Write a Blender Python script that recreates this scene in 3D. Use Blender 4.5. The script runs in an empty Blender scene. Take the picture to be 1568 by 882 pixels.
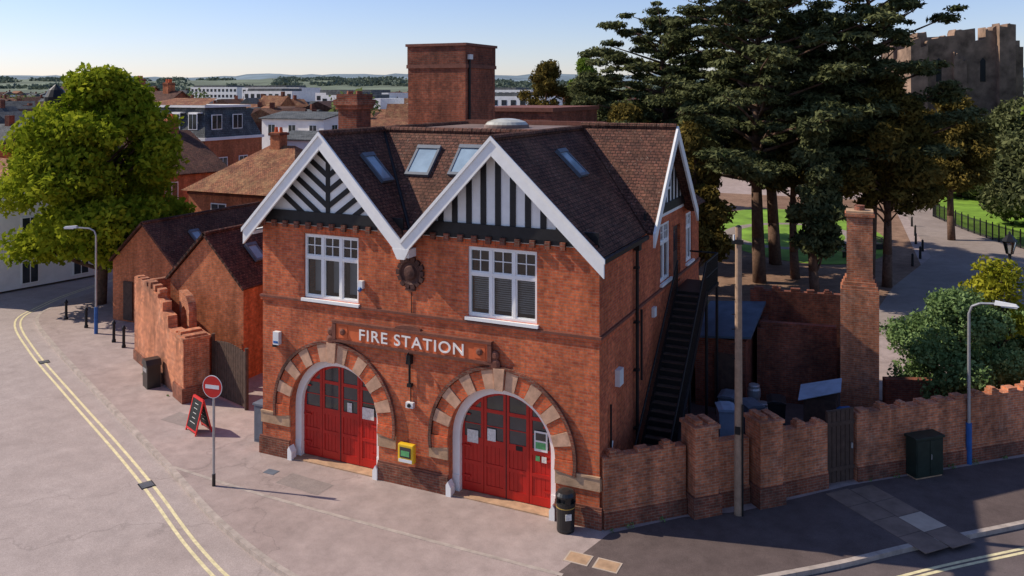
import bpy, bmesh, math, random
import numpy as np
from mathutils import Vector, Matrix
random.seed(7); rng=np.random.default_rng(7)
sc=bpy.context.scene
COL=sc.collection

# ------------------------------------------------------------------ materials
def newmat(name):
    m=bpy.data.materials.new(name); m.use_nodes=True
    nt=m.node_tree; b=nt.nodes['Principled BSDF']
    return m,nt,b
def N(nt,t,**k):
    n=nt.nodes.new(t)
    for a,v in k.items(): setattr(n,a,v)
    return n
def noise(nt,scale,detail=4,vec=None,rough=.6,stretch=None):
    n=N(nt,'ShaderNodeTexNoise'); n.inputs['Scale'].default_value=scale; n.inputs['Detail'].default_value=detail
    n.inputs['Roughness'].default_value=rough
    if vec is None:
        g=N(nt,'ShaderNodeNewGeometry'); vec=g.outputs['Position']
    if stretch:
        mp=N(nt,'ShaderNodeVectorMath',operation='MULTIPLY'); nt.links.new(vec,mp.inputs[0]); mp.inputs[1].default_value=stretch; vec=mp.outputs[0]
    nt.links.new(vec,n.inputs['Vector']); return n.outputs['Fac']
def ramp(nt,fac,p0,p1,c0=(0,0,0,1),c1=(1,1,1,1)):
    r=N(nt,'ShaderNodeValToRGB'); r.color_ramp.elements[0].position=p0; r.color_ramp.elements[1].position=p1
    r.color_ramp.elements[0].color=c0; r.color_ramp.elements[1].color=c1
    nt.links.new(fac,r.inputs[0]); return r.outputs[0]
def g3(v): return (v,v,v,1)
def mix(nt,fac,a,b,mode='MIX'):
    m=N(nt,'ShaderNodeMix',data_type='RGBA',blend_type=mode)
    for s,v in ((0,fac),(6,a),(7,b)):
        if isinstance(v,(int,float)): m.inputs[s].default_value=v
        elif isinstance(v,tuple): m.inputs[s].default_value=(*v[:3],1)
        else: nt.links.new(v,m.inputs[s])
    return m.outputs[2]
def scaled(nt,v,k):
    m=N(nt,'ShaderNodeMath',operation='MULTIPLY'); nt.links.new(v,m.inputs[0]); m.inputs[1].default_value=k; return m.outputs[0]
def bump(nt,b,h,strength=.3,dist=.02):
    n=N(nt,'ShaderNodeBump'); n.inputs['Strength'].default_value=abs(strength); n.inputs['Distance'].default_value=dist; n.invert=strength<0
    nt.links.new(h,n.inputs['Height']); nt.links.new(n.outputs[0],b.inputs['Normal'])
def plain(name,c,rough=.7,var=.25,scale=3,metal=0,spec=.3,bmp=0):
    m,nt,b=newmat(name)
    f=noise(nt,scale,5)
    d=tuple(x*(1-var) for x in c); e=tuple(min(1,x*(1+var*.6)) for x in c)
    nt.links.new(mix(nt,ramp(nt,f,.3,.7),d,e),b.inputs['Base Color'])
    b.inputs['Roughness'].default_value=rough; b.inputs['Metallic'].default_value=metal
    b.inputs['Specular IOR Level'].default_value=spec
    if bmp: bump(nt,b,noise(nt,scale*8,4),bmp,.02)
    return m
def brick(name,c1,c2,mortar,stain=(.05,.03,.025),stn=.5,w=.225,h=.075,ms=.009,lo=.5,hi=.75,streak=.35,efflo=0):
    m,nt,b=newmat(name)
    uv=N(nt,'ShaderNodeUVMap')
    br=N(nt,'ShaderNodeTexBrick'); br.inputs['Scale'].default_value=1
    br.inputs['Brick Width'].default_value=w; br.inputs['Row Height'].default_value=h
    br.inputs['Mortar Size'].default_value=ms; br.inputs['Bias'].default_value=-.15
    br.inputs['Color1'].default_value=(*c1,1); br.inputs['Color2'].default_value=(*c2,1); br.inputs['Mortar'].default_value=(*mortar,1)
    nt.links.new(uv.outputs[0],br.inputs['Vector'])
    c=mix(nt,scaled(nt,ramp(nt,noise(nt,.55,6,rough=.7),lo,hi),stn),br.outputs['Color'],stain)
    if efflo: c=mix(nt,scaled(nt,ramp(nt,noise(nt,1.3,6,rough=.75),.56,.7),efflo),c,(.52,.42,.33))
    f2=ramp(nt,noise(nt,7,4),.35,.7,(.70,.70,.70,1),(1.2,1.16,1.1,1))
    c=mix(nt,1.0,c,f2,'MULTIPLY')
    f3=ramp(nt,noise(nt,1.4,5,rough=.7,stretch=(1,1,.16)),.38,.6,g3(1-streak),g3(1.06))
    c=mix(nt,1.0,c,f3,'MULTIPLY')
    nt.links.new(c,b.inputs['Base Color']); b.inputs['Roughness'].default_value=.9; b.inputs['Specular IOR Level'].default_value=.15
    bump(nt,b,br.outputs['Fac'],-.35,.01)
    return m
def tiles(name,c1,c2,gap,lich=(.16,.12,.08),lf=.5,w=.17,h=.12,sp=.5):
    m,nt,b=newmat(name)
    uv=N(nt,'ShaderNodeUVMap')
    br=N(nt,'ShaderNodeTexBrick'); br.inputs['Scale'].default_value=1
    br.inputs['Brick Width'].default_value=w; br.inputs['Row Height'].default_value=h
    br.inputs['Mortar Size'].default_value=.012; br.inputs['Mortar Smooth'].default_value=.4
    br.inputs['Color1'].default_value=(*c1,1); br.inputs['Color2'].default_value=(*c2,1); br.inputs['Mortar'].default_value=(*gap,1)
    nt.links.new(uv.outputs[0],br.inputs['Vector'])
    f=ramp(nt,noise(nt,1.2,7,rough=.75),.45,.7)
    c=mix(nt,scaled(nt,f,lf),br.outputs['Color'],lich)
    f2=ramp(nt,noise(nt,9,3),.3,.7,(.55,.55,.55,1),(1.35,1.3,1.22,1))
    c=mix(nt,1.0,c,f2,'MULTIPLY')
    c=mix(nt,scaled(nt,ramp(nt,noise(nt,16,2),.64,.70),sp),c,(.36,.28,.22))
    f3=ramp(nt,noise(nt,.9,5,rough=.7,stretch=(1,1,.4)),.35,.6,g3(.65),g3(1.1))
    c=mix(nt,1.0,c,f3,'MULTIPLY')
    nt.links.new(c,b.inputs['Base Color']); b.inputs['Roughness'].default_value=.85; b.inputs['Specular IOR Level'].default_value=.2
    bump(nt,b,br.outputs['Fac'],-.8,.03)
    return m
def asphalt(name,c,c2,patch=.3,speck=.25,crack=.8):
    m,nt,b=newmat(name)
    f=ramp(nt,noise(nt,.16,6,rough=.65),.35,.68)
    col=mix(nt,f,c,c2)
    col=mix(nt,1.0,col,ramp(nt,noise(nt,1.6,6,rough=.7),.3,.75,g3(1-patch),g3(1+patch*.5)),'MULTIPLY')
    col=mix(nt,1.0,col,ramp(nt,noise(nt,45,2),.3,.7,g3(1-speck),g3(1+speck*.6)),'MULTIPLY')
    col=mix(nt,1.0,col,ramp(nt,noise(nt,9,3,rough=.8),.62,.7,g3(1),g3(.82)),'MULTIPLY')
    v=N(nt,'ShaderNodeTexVoronoi',feature='DISTANCE_TO_EDGE'); v.inputs['Scale'].default_value=.11
    g=N(nt,'ShaderNodeNewGeometry'); nn=N(nt,'ShaderNodeTexNoise'); nn.inputs['Scale'].default_value=.9; nn.inputs['Detail'].default_value=6
    nt.links.new(g.outputs['Position'],nn.inputs['Vector'])
    va=N(nt,'ShaderNodeVectorMath',operation='MULTIPLY_ADD'); nt.links.new(nn.outputs['Color'],va.inputs[0]); va.inputs[1].default_value=(2.6,2.6,0); nt.links.new(g.outputs['Position'],va.inputs[2])
    nt.links.new(va.outputs[0],v.inputs['Vector'])
    cr=ramp(nt,v.outputs['Distance'],.001,.0035,g3(crack),g3(1))
    col=mix(nt,1.0,col,cr,'MULTIPLY')
    nt.links.new(col,b.inputs['Base Color']); b.inputs['Roughness'].default_value=.88; b.inputs['Specular IOR Level'].default_value=.2
    bump(nt,b,noise(nt,60,2),.25,.01)
    return m
def leafmat(name,dark,light,trans=.3,scale=.6):
    m=bpy.data.materials.new(name); m.use_nodes=True; nt=m.node_tree; nt.nodes.clear()
    o=N(nt,'ShaderNodeOutputMaterial'); g=N(nt,'ShaderNodeNewGeometry')
    f=ramp(nt,noise(nt,scale,4),.35,.65)
    ad=N(nt,'ShaderNodeMath',operation='MULTIPLY_ADD'); nt.links.new(g.outputs['Random Per Island'],ad.inputs[0]); ad.inputs[1].default_value=.55
    nt.links.new(scaled(nt,f,.5),ad.inputs[2])
    c=mix(nt,ad.outputs[0],dark,light)
    d=N(nt,'ShaderNodeBsdfDiffuse'); t=N(nt,'ShaderNodeBsdfTranslucent'); x=N(nt,'ShaderNodeMixShader'); x.inputs[0].default_value=trans
    nt.links.new(c,d.inputs[0]); nt.links.new(c,t.inputs[0]); nt.links.new(d.outputs[0],x.inputs[1]); nt.links.new(t.outputs[0],x.inputs[2]); nt.links.new(x.outputs[0],o.inputs[0])
    return m
def glassmat(name):
    m=bpy.data.materials.new(name); m.use_nodes=True; nt=m.node_tree; nt.nodes.clear()
    o=N(nt,'ShaderNodeOutputMaterial'); t=N(nt,'ShaderNodeBsdfTransparent'); t.inputs[0].default_value=(.75,.8,.8,1)
    gl=N(nt,'ShaderNodeBsdfGlossy'); gl.inputs['Roughness'].default_value=.03; x=N(nt,'ShaderNodeMixShader'); fr=N(nt,'ShaderNodeFresnel'); fr.inputs[0].default_value=1.8
    nt.links.new(fr.outputs[0],x.inputs[0]); nt.links.new(t.outputs[0],x.inputs[1]); nt.links.new(gl.outputs[0],x.inputs[2]); nt.links.new(x.outputs[0],o.inputs[0]); return m

M={}
M['brick']=brick('red_brick',(.74,.185,.072),(.50,.10,.048),(.46,.22,.14),stain=(.17,.06,.04),stn=.6,streak=.28)
M['brick_arch']=brick('arch_brick',(.76,.165,.06),(.60,.115,.048),(.46,.2,.12),stn=.2,streak=.15)
M['brick_wall']=brick('old_wall_brick',(.74,.25,.115),(.46,.14,.075),(.52,.35,.24),stain=(.12,.07,.055),stn=.75,lo=.46,hi=.7,efflo=.35)
M['brick_dark']=brick('sooty_brick',(.34,.095,.052),(.19,.055,.037),(.2,.13,.1),stain=(.04,.03,.028),stn=.7,lo=.4,hi=.7)
M['brick_tower']=brick('tower_brick',(.48,.13,.065),(.30,.08,.045),(.30,.17,.12),stain=(.07,.04,.035),stn=.7,lo=.42,hi=.7)
M['brick_plinth']=brick('plinth_brick',(.40,.12,.068),(.25,.07,.045),(.32,.22,.16),stain=(.06,.05,.045),stn=.7,lo=.4,hi=.65)
M['brick_orange']=brick('orange_brick',(.66,.20,.08),(.50,.14,.06),(.42,.24,.15),stn=.3)
M['tile']=tiles('roof_tile',(.165,.068,.048),(.085,.040,.031),(.022,.014,.012),lich=(.24,.12,.075))
M['tile_red']=tiles('roof_tile_red',(.40,.16,.08),(.24,.09,.05),(.05,.025,.02),lich=(.48,.31,.15),lf=.6)
M['slate']=tiles('slate',(.13,.145,.155),(.09,.10,.11),(.04,.04,.04),lich=(.17,.17,.16),w=.3,h=.2,sp=.1)
M['lead']=plain('lead_flat_roof',(.20,.14,.12),.7,.3,1.2)
M['white']=plain('white_paint',(.87,.86,.82),.45,.06,4)
M['black']=plain('black_paint',(.018,.017,.018),.5,.3,5)
M['iron']=plain('black_iron',(.02,.02,.021),.45,.3,5,metal=.3)
M['red']=plain('red_door_paint',(.48,.016,.010),.38,.16,2.5,spec=.4)
M['redmetal']=plain('red_enamel',(.6,.015,.012),.35,.08,4,spec=.5)
M['stone']=plain('sandstone',(.47,.30,.18),.85,.35,3,bmp=.3)
M['vstone']=plain('voussoir_stone',(.60,.36,.23),.85,.3,4,bmp=.3)
M['terracotta']=plain('terracotta_sign',(.68,.15,.05),.7,.2,3)
M['terradark']=plain('terracotta_moulding',(.19,.07,.045),.7,.3,6,bmp=.4)
M['crest']=plain('blackened_terracotta',(.085,.036,.027),.7,.4,6,bmp=.5)
M['letter']=plain('sign_letters',(.87,.82,.75),.6,.08,4)
M['glass']=glassmat('window_glass')
M['dglass']=plain('dark_glazing',(.035,.04,.045),.08,.5,1.5,spec=.8)
M['roomdark']=plain('room_interior',(.05,.045,.04),.9,.3,1)
M['blind']=plain('blind_fabric',(.55,.55,.56),.8,.1,3)
M['skyglass']=plain('rooflight_glass',(.30,.40,.48),.06,.25,1.2,spec=1.0)
M['road']=asphalt('road_asphalt',(.38,.31,.28),(.47,.39,.355),.17,.22,.8)
M['pave']=asphalt('pavement_asphalt',(.37,.285,.255),(.46,.365,.33),.26,.22,.8)
M['shadepave']=asphalt('shade_toned_tarmac',(.115,.084,.076),(.15,.113,.104),.3,.25,.9)  # shade darkness put into the tarmac colour; the yard uses it too
M['shaderoad']=asphalt('shade_toned_road',(.13,.10,.095),(.17,.135,.128),.2,.2,.95)  # road colour darkened to imitate shade
M['patch']=asphalt('patch_asphalt',(.29,.235,.21),(.33,.275,.25),.2,.25,1)
M['kerb']=plain('kerb_stone',(.42,.35,.30),.85,.3,3,bmp=.2)
M['slab']=plain('paving_slab',(.50,.40,.31),.85,.15,2,bmp=.2)
M['slab2']=plain('worn_paving_slab',(.22,.155,.12),.85,.3,2,bmp=.2)
M['yellow']=plain('yellow_line_paint',(.74,.64,.37),.7,.25,7)
M['dirt']=asphalt('park_earth',(.22,.125,.08),(.38,.24,.16),.4,.3,1)
M['path']=asphalt('park_path',(.28,.225,.195),(.37,.305,.265),.2,.2,1)
M['grass']=plain('grass_lawn',(.19,.33,.035),.9,.45,.5,bmp=.5)
M['terrain']=plain('terrain_ground',(.12,.13,.07),.95,.4,.02)
M['bark']=plain('bark',(.13,.075,.05),.95,.4,6,bmp=.8)
M['wood']=plain('weathered_pole_wood',(.36,.24,.16),.85,.25,8,bmp=.3)
M['gatewood']=plain('gate_timber',(.085,.052,.038),.8,.35,6,bmp=.3)
M['steel']=plain('galvanised_steel',(.42,.42,.42),.45,.15,5,metal=.6)
M['bluep']=plain('blue_paint',(.03,.12,.35),.4,.2,5)
M['greenp']=plain('green_cabinet_paint',(.018,.03,.022),.5,.3,5)
M['blackpl']=plain('black_plastic',(.018,.018,.018),.35,.2,5,spec=.5)
M['gold']=plain('gold_paint',(.55,.36,.08),.4,.1,5)
M['aed']=plain('yellow_enamel',(.80,.50,.02),.35,.08,5,spec=.5)
M['wpl']=plain('white_plastic',(.75,.75,.73),.4,.08,5)
M['greypl']=plain('grey_plastic',(.13,.15,.18),.5,.2,5)
M['domeg']=plain('dome_acrylic',(.50,.49,.43),.3,.25,3)
M['bluepl']=plain('blue_plastic',(.04,.16,.4),.5,.2,5)
M['tarp']=plain('tarpaulin',(.34,.42,.52),.6,.2,3)
M['felt']=plain('felt_roof',(.07,.10,.14),.8,.3,2)
M['chalk']=plain('chalkboard',(.02,.022,.022),.8,.5,12)
M['paper']=plain('paper_notice',(.7,.68,.62),.8,.25,18)
M['greenposter']=plain('green_poster',(.12,.4,.15),.7,.3,12)
M['keep']=plain('castle_stone',(.25,.165,.115),.95,.6,.7,bmp=1)
M['render']=plain('painted_render',(.82,.80,.76),.8,.12,1)
M['wallc']=plain('distant_wall',(.52,.34,.26),.9,.2,.1)
M['leafL']=leafmat('lime_leaves',(.09,.15,.008),(.42,.45,.035),.42,.7)
M['cedar']=leafmat('cedar_needles',(.022,.034,.014),(.175,.185,.08),.18,.5)
M['yew']=leafmat('yew_needles',(.035,.034,.010),(.24,.175,.045),.25,.6)
M['bush']=leafmat('shrub_leaves',(.045,.09,.025),(.27,.38,.15),.3,1.5)
M['bushy']=leafmat('yellow_shrub_leaves',(.12,.15,.01),(.45,.42,.04),.35,1.5)
M['far']=leafmat('distant_leaves',(.06,.09,.035),(.22,.27,.09),.3,.15)
M['hillwood']=leafmat('hill_woodland_leaves',(.08,.11,.095),(.15,.18,.13),.2,.01)
M['brightleaf']=leafmat('bright_leaves',(.08,.14,.02),(.30,.40,.06),.35,.4)

# ------------------------------------------------------------------ mesh builder
class B:
    def __init__(s): s.v=[]; s.f=[]; s.m=[]; s.mats=[]; s.T=Matrix.Identity(4)
    def mi(s,k):
        if k not in s.mats: s.mats.append(k)
        return s.mats.index(k)
    def add(s,vs,fs,k):
        n=len(s.v); i=s.mi(k)
        for p in vs: s.v.append(tuple(s.T@Vector(p)))
        for f in fs: s.f.append([n+j for j in f]); s.m.append(i)
        return s
    def box(s,x0,x1,y0,y1,z0,z1,k):
        x0,x1=min(x0,x1),max(x0,x1); y0,y1=min(y0,y1),max(y0,y1)
        vs=[(x0,y0,z0),(x1,y0,z0),(x1,y1,z0),(x0,y1,z0),(x0,y0,z1),(x1,y0,z1),(x1,y1,z1),(x0,y1,z1)]
        return s.add(vs,[(0,3,2,1),(4,5,6,7),(0,1,5,4),(1,2,6,5),(2,3,7,6),(3,0,4,7)],k)
    def prism(s,poly,y0,y1,k):
        n=len(poly)
        a=sum(poly[i][0]*poly[(i+1)%n][1]-poly[(i+1)%n][0]*poly[i][1] for i in range(n))
        if a<0: poly=poly[::-1]
        vs=[(p[0],y0,p[1]) for p in poly]+[(p[0],y1,p[1]) for p in poly]
        fs=[tuple(range(n)),tuple(range(2*n-1,n-1,-1))]+[(i,n+i,n+(i+1)%n,(i+1)%n) for i in range(n)]
        return s.add(vs,fs,k)
    def hprism(s,poly,z0,z1,k):
        n=len(poly)
        a=sum(poly[i][0]*poly[(i+1)%n][1]-poly[(i+1)%n][0]*poly[i][1] for i in range(n))
        if a<0: poly=poly[::-1]
        vs=[(p[0],p[1],z0) for p in poly]+[(p[0],p[1],z1) for p in poly]
        fs=[tuple(range(n-1,-1,-1)),tuple(range(n,2*n))]+[(i,(i+1)%n,n+(i+1)%n,n+i) for i in range(n)]
        return s.add(vs,fs,k)
    def poly(s,pts,k): return s.add(pts,[tuple(range(len(pts)))],k)
    def cyl(s,p0,p1,r0,r1,k,n=10):
        p0=Vector(p0); p1=Vector(p1); d=(p1-p0).normalized()
        t=Vector((0,0,1)) if abs(d.z)<.9 else Vector((1,0,0)); u=d.cross(t).normalized(); w=d.cross(u)
        vs=[]
        for p,r in ((p0,r0),(p1,r1)):
            for i in range(n):
                a=2*math.pi*i/n; vs.append(tuple(p+u*math.cos(a)*r+w*math.sin(a)*r))
        fs=[(i,n+i,n+(i+1)%n,(i+1)%n) for i in range(n)]+[tuple(range(n)),tuple(range(2*n-1,n-1,-1))]
        return s.add(vs,fs,k)
    def tube(s,pts,r,k,n=8):
        for a,b in zip(pts[:-1],pts[1:]): s.cyl(a,b,r,r,k,n)
        return s
    def lathe(s,prof,k,c=(0,0,0),n=20):
        vs=[];fs=[]
        for r,z in prof:
            for i in range(n):
                a=2*math.pi*i/n; vs.append((c[0]+r*math.cos(a),c[1]+r*math.sin(a),c[2]+z))
        for j in range(len(prof)-1):
            for i in range(n): fs.append((j*n+i,j*n+(i+1)%n,(j+1)*n+(i+1)%n,(j+1)*n+i))
        fs.append(tuple(range(n-1,-1,-1))); fs.append(tuple(range((len(prof)-1)*n,len(prof)*n)))
        return s.add(vs,fs,k)
    def obj(s,name,parent=None,bevel=0,smooth=False,solid=0):
        me=bpy.data.meshes.new(name); me.from_pydata(s.v,[],s.f)
        for k in s.mats: me.materials.append(M[k])
        me.polygons.foreach_set('material_index',s.m)
        me.update(); setuv(me)
        o=bpy.data.objects.new(name,me); COL.objects.link(o)
        if parent: o.parent=parent
        if bevel:
            b=o.modifiers.new('b','BEVEL'); b.width=bevel; b.segments=2; b.limit_method='ANGLE'
        if solid:
            b=o.modifiers.new('s','SOLIDIFY'); b.thickness=solid; b.offset=-1
        if smooth: me.polygons.foreach_set('use_smooth',[True]*len(me.polygons))
        return o
def setuv(me):
    uv=me.uv_layers.new(name='UVMap') if not me.uv_layers else me.uv_layers[0]
    up=Vector((0,0,1))
    for p in me.polygons:
        n=p.normal
        if abs(n.z)>.98: t=Vector((1,0,0)); b=Vector((0,1,0))
        else:
            t=up.cross(n).normalized(); b=n.cross(t)
        for li in p.loop_indices:
            co=me.vertices[me.loops[li].vertex_index].co
            uv.data[li].uv=(co.dot(t),co.dot(b))
def empty(name):
    e=bpy.data.objects.new(name,None); COL.objects.link(e); e.empty_display_size=.3
    return e
def clip(poly,planes):
    for a,b,c in planes:
        out=[]
        for i in range(len(poly)):
            p=poly[i]; q=poly[(i+1)%len(poly)]
            dp=a*p[0]+b*p[1]-c; dq=a*q[0]+b*q[1]-c
            if dp<=0: out.append(p)
            if (dp<0<dq) or (dq<0<dp):
                t=dp/(dp-dq); out.append((p[0]+t*(q[0]-p[0]),p[1]+t*(q[1]-p[1])))
        poly=out
        if len(poly)<3: return []
    return poly
def TR(x,y,z=0,rot=0): return Matrix.Translation((x,y,z))@Matrix.Rotation(math.radians(rot),4,'Z')
def spl(pts,n=6):
    out=[]
    P=[pts[0]]+list(pts)+[pts[-1]]
    for i in range(1,len(P)-2):
        p0,p1,p2,p3=[np.array(q,float) for q in P[i-1:i+3]]
        for j in range(n):
            t=j/n
            out.append(tuple(.5*((2*p1)+(-p0+p2)*t+(2*p0-5*p1+4*p2-p3)*t*t+(-p0+3*p1-3*p2+p3)*t**3)))
    out.append(tuple(pts[-1])); return out
def offs(pts,d):
    out=[]
    for i,p in enumerate(pts):
        a=np.array(pts[max(0,i-1)]); b=np.array(pts[min(len(pts)-1,i+1)]); t=(b-a)/np.linalg.norm(b-a)
        out.append((p[0]-t[1]*d,p[1]+t[0]*d))
    return out
def strip(b,pts,o0,o1,z0,z1,k):
    A=offs(pts,o0); C=offs(pts,o1)
    for i in range(len(pts)-1):
        q=[A[i],A[i+1],C[i+1],C[i]]
        if z1 is None:
            q2=[(p[0],p[1],z0) for p in q]
            n=(Vector(q2[1])-Vector(q2[0])).cross(Vector(q2[2])-Vector(q2[0]))
            b.poly(q2 if n.z>0 else q2[::-1],k)
        else: b.hprism(q,z0,z1,k)

# ------------------------------------------------------------------ world / light / camera
AZ=13; EL=40
w=bpy.data.worlds.new('World'); sc.world=w; w.use_nodes=True; nt=w.node_tree
sky=nt.nodes.new('ShaderNodeTexSky'); sky.sky_type='NISHITA'; sky.sun_disc=False
sky.sun_elevation=math.radians(EL); sky.sun_rotation=math.radians(-90-AZ); sky.air_density=1.0; sky.dust_density=.3; sky.ozone_density=5.5; sky.altitude=100
tint=mix(nt,1.0,sky.outputs[0],(1.09,.95,1.03),'MULTIPLY')
nt.links.new(tint,nt.nodes['Background'].inputs[0]); nt.nodes['Background'].inputs[1].default_value=.14
sun=bpy.data.lights.new('sun','SUN'); sun.energy=5.0; sun.angle=math.radians(.5); sun.color=(1,.90,.76)
so=bpy.data.objects.new('sun',sun); COL.objects.link(so)
dv=Vector((math.cos(math.radians(AZ))*math.cos(math.radians(EL)),math.sin(math.radians(AZ))*math.cos(math.radians(EL)),-math.sin(math.radians(EL))))
so.rotation_euler=dv.to_track_quat('-Z','Y').to_euler()
cam=bpy.data.cameras.new('camera'); cam.lens=1293/1568*36; cam.sensor_width=36; cam.shift_y=-301/1568; cam.clip_end=9000; cam.clip_start=.5
co=bpy.data.objects.new('camera',cam); COL.objects.link(co); co.location=(7.195,-20.91,11.4); co.rotation_euler=(math.pi/2,0,math.radians(24.9)); sc.camera=co
sc.view_settings.view_transform='Standard'; sc.view_settings.look='None'; sc.view_settings.exposure=0

# ------------------------------------------------------------------ ground
b=B(); b.poly([(-6000,-6000,-.13),(6000,-6000,-.13),(6000,6000,-.13),(-6000,6000,-.13)],'terrain'); b.obj('ground')
b=B(); b.poly([(-140,-60,-.12),(80,-60,-.12),(80,60,-.12),(-140,60,-.12)],'road'); b.obj('road')
b=B(); b.poly([(-3,-60,-.1165),(80,-60,-.1165),(80,60,-.1165),(50,60,-.1165),(-1,-3,-.1165)],'shaderoad'); b.obj('shade_toned_road')  # darker sheet painted in for the shade over the right-hand road
kl=[(-36,60),(-35.8,30),(-35.2,16),(-34,10.2),(-32.4,7.5),(-27.8,4.95),(-21.9,2.1),(-16.6,-.4),(-12.8,-2.2),(-9.3,-3.9),(-5.9,-5.1),(-2.6,-5.4),(.6,-3.9),(3.8,-.9),(5.8,.9),(7.6,2.7),(10.3,5.2),(16,10.6),(28,22),(60,52)]
K=spl(kl,6)
inner=offs(K,.15)
b=B(); b.poly([(p[0],p[1],0) for p in inner]+[(60,160,0),(-36,160,0)],'pave'); b.obj('pavement')
b=B()
for i in range(len(K)-1):
    p=np.array(K[i]);q=np.array(K[i+1]); n=max(1,int(np.linalg.norm(q-p)/.92))
    for j in range(n):
        a=p+(q-p)*j/n; c_=p+(q-p)*((j+.985)/n)
        strip(b,[tuple(a),tuple(c_)],0,.149,-.13,.003,'kerb')
b.obj('kerb')
b=B()
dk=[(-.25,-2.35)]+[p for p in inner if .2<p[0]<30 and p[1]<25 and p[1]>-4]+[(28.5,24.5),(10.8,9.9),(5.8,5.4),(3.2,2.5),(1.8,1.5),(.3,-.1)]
b.poly([(p[0],p[1],.004) for p in dk],'shadepave'); b.obj('footway_shade_sheet')  # darkened tarmac in place of the building's cast shadow
b=B()
for i in range(4):
    for j in range(2):
        o0=Vector((5.15+j*.62,4.55+j*.56,0))+Vector((.74,-.67,0))*(.05+i*.85)
        e1=Vector((.74,-.67,0))*.82; e2=Vector((.67,.74,0))*.80
        b.hprism([tuple(o0)[:2],tuple(o0+e1)[:2],tuple(o0+e1+e2)[:2],tuple(o0+e2)[:2]],0,.012,'slab' if (i==2 and j==1) else 'slab2')
b.obj('paving_slabs')
b=B()
for x in (-.32,.42): b.box(x,x+.62,-1.78,-1.3,0,.014,'slab'); b.box(x+.04,x+.58,-1.74,-1.34,.0141,.017,'stone')
b.obj('access_cover')
b=B(); strip(b,spl([(-12.95,-2.05),(-9.3,-2.3),(-4.8,-2.4),(-.1,-2.42)],3),0,.12,0,.008,'kerb'); b.obj('edging_stones')
YL=spl([(-37.2,20),(-36,13),(-34.6,9.4),(-32.9,7.0),(-27.9,4.2),(-21.6,1.2),(-15.8,-1.5),(-12.4,-3.15),(-8.9,-4.95),(-6.4,-5.9),(-2.8,-6.4),(1.0,-4.9)],6)
b=B(); strip(b,YL,0,.09,-.1125,None,'yellow'); strip(b,YL,-.24,-.15,-.1125,None,'yellow')
YR=spl([(4.2,-1.5),(6.2,.3),(8,2.1),(10.6,4.5),(16.5,10),(28.5,21.3)],5)
strip(b,YR,0,-.09,-.1125,None,'yellow'); strip(b,YR,-.15,-.24,-.1125,None,'yellow')
b.obj('double_yellow_lines')
b=B()
for cx_,cy_,wx,wy,r in ((-22,-3.5,3,1.6,-26),(-28,1.0,2.5,1.2,-28),(-14,-7.5,6,.5,-26),(-34,2,2.2,2,-20),(-19,-6.5,9,.35,-30)):
    b.T=TR(cx_,cy_,0,r); b.poly([(-wx/2,-wy/2,-.115),(wx/2,-wy/2,-.115),(wx/2,wy/2,-.115),(-wx/2,wy/2,-.115)],'patch')
for cx_,cy_,wx,wy in ((-8.6,-1.2,1.6,.7),(-15.6,.9,1.2,.8)):
    b.T=TR(cx_,cy_,0,-4); b.poly([(-wx/2,-wy/2,.005),(wx/2,-wy/2,.005),(wx/2,wy/2,.005),(-wx/2,wy/2,.005)],'patch')
b.obj('surface_repair')
b=B()
for x,y,r_ in ((-26,3.3,-26),(-12.9,-3.0,-26)):
    b.T=TR(x,y,0,r_); b.box(-.22,.22,-.2,.2,-.12,-.108,'iron')
    for i in range(6): b.box(-.18+i*.06,-.155+i*.06,-.17,.17,-.1079,-.104,'steel')
b.T=TR(-20,-5,-.12); b.lathe([(.3,0),(.3,.008)],'iron',n=24)
b.T=TR(-10,-1.0,0); b.box(-.2,.2,-.14,.14,0,.008,'greypl')
b.obj('drain_covers')

# park
b=B(); b.poly([(-8,19,.006),(4,19,.006),(7.5,24,.006),(8.5,36,.006),(7,60,.006),(6,75,.006),(-25,75,.006),(-25,30,.006)],'dirt'); b.obj('park_earth')
b=B()
lawn=[(-1+7.6*math.cos(a)*.9-2.5*math.sin(a),51+13*math.sin(a)) for a in np.linspace(0,2*math.pi,40)[:-1]]
b.poly([(p[0],p[1],.03) for p in lawn],'grass')
b.poly([(9.6,66,.03),(12.4,56.5,.03),(15.4,50,.03),(19.5,43.5,.03),(26,37,.03),(60,50,.03),(60,95,.03),(12,95,.03)],'grass'); b.obj('lawn')
b=B(); ring=[(-1+4.6*math.cos(a),49+6*math.sin(a)) for a in np.linspace(0,2*math.pi,30)]; strip(b,ring,-.5,.5,.036,None,'path'); b.obj('path')
b=B(); b.poly([(p[0],p[1],.012) for p in [(8.8,15),(30,28),(26,48),(17,60),(15,90),(6,90),(7.6,62),(8.9,44),(6.6,33),(5.6,24)]],'path'); b.obj('park_drive')
for (x,y) in [(8.4,46),(8.2,43),(8.0,49),(8.0,53),(7.8,58),(7.7,40)]:
    e=empty('bollard'); b=B(); b.lathe([(.09,0),(.07,.7),(.09,.75),(.03,.85)],'iron',c=(x,y,0),n=10); b.obj('post',e)

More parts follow.
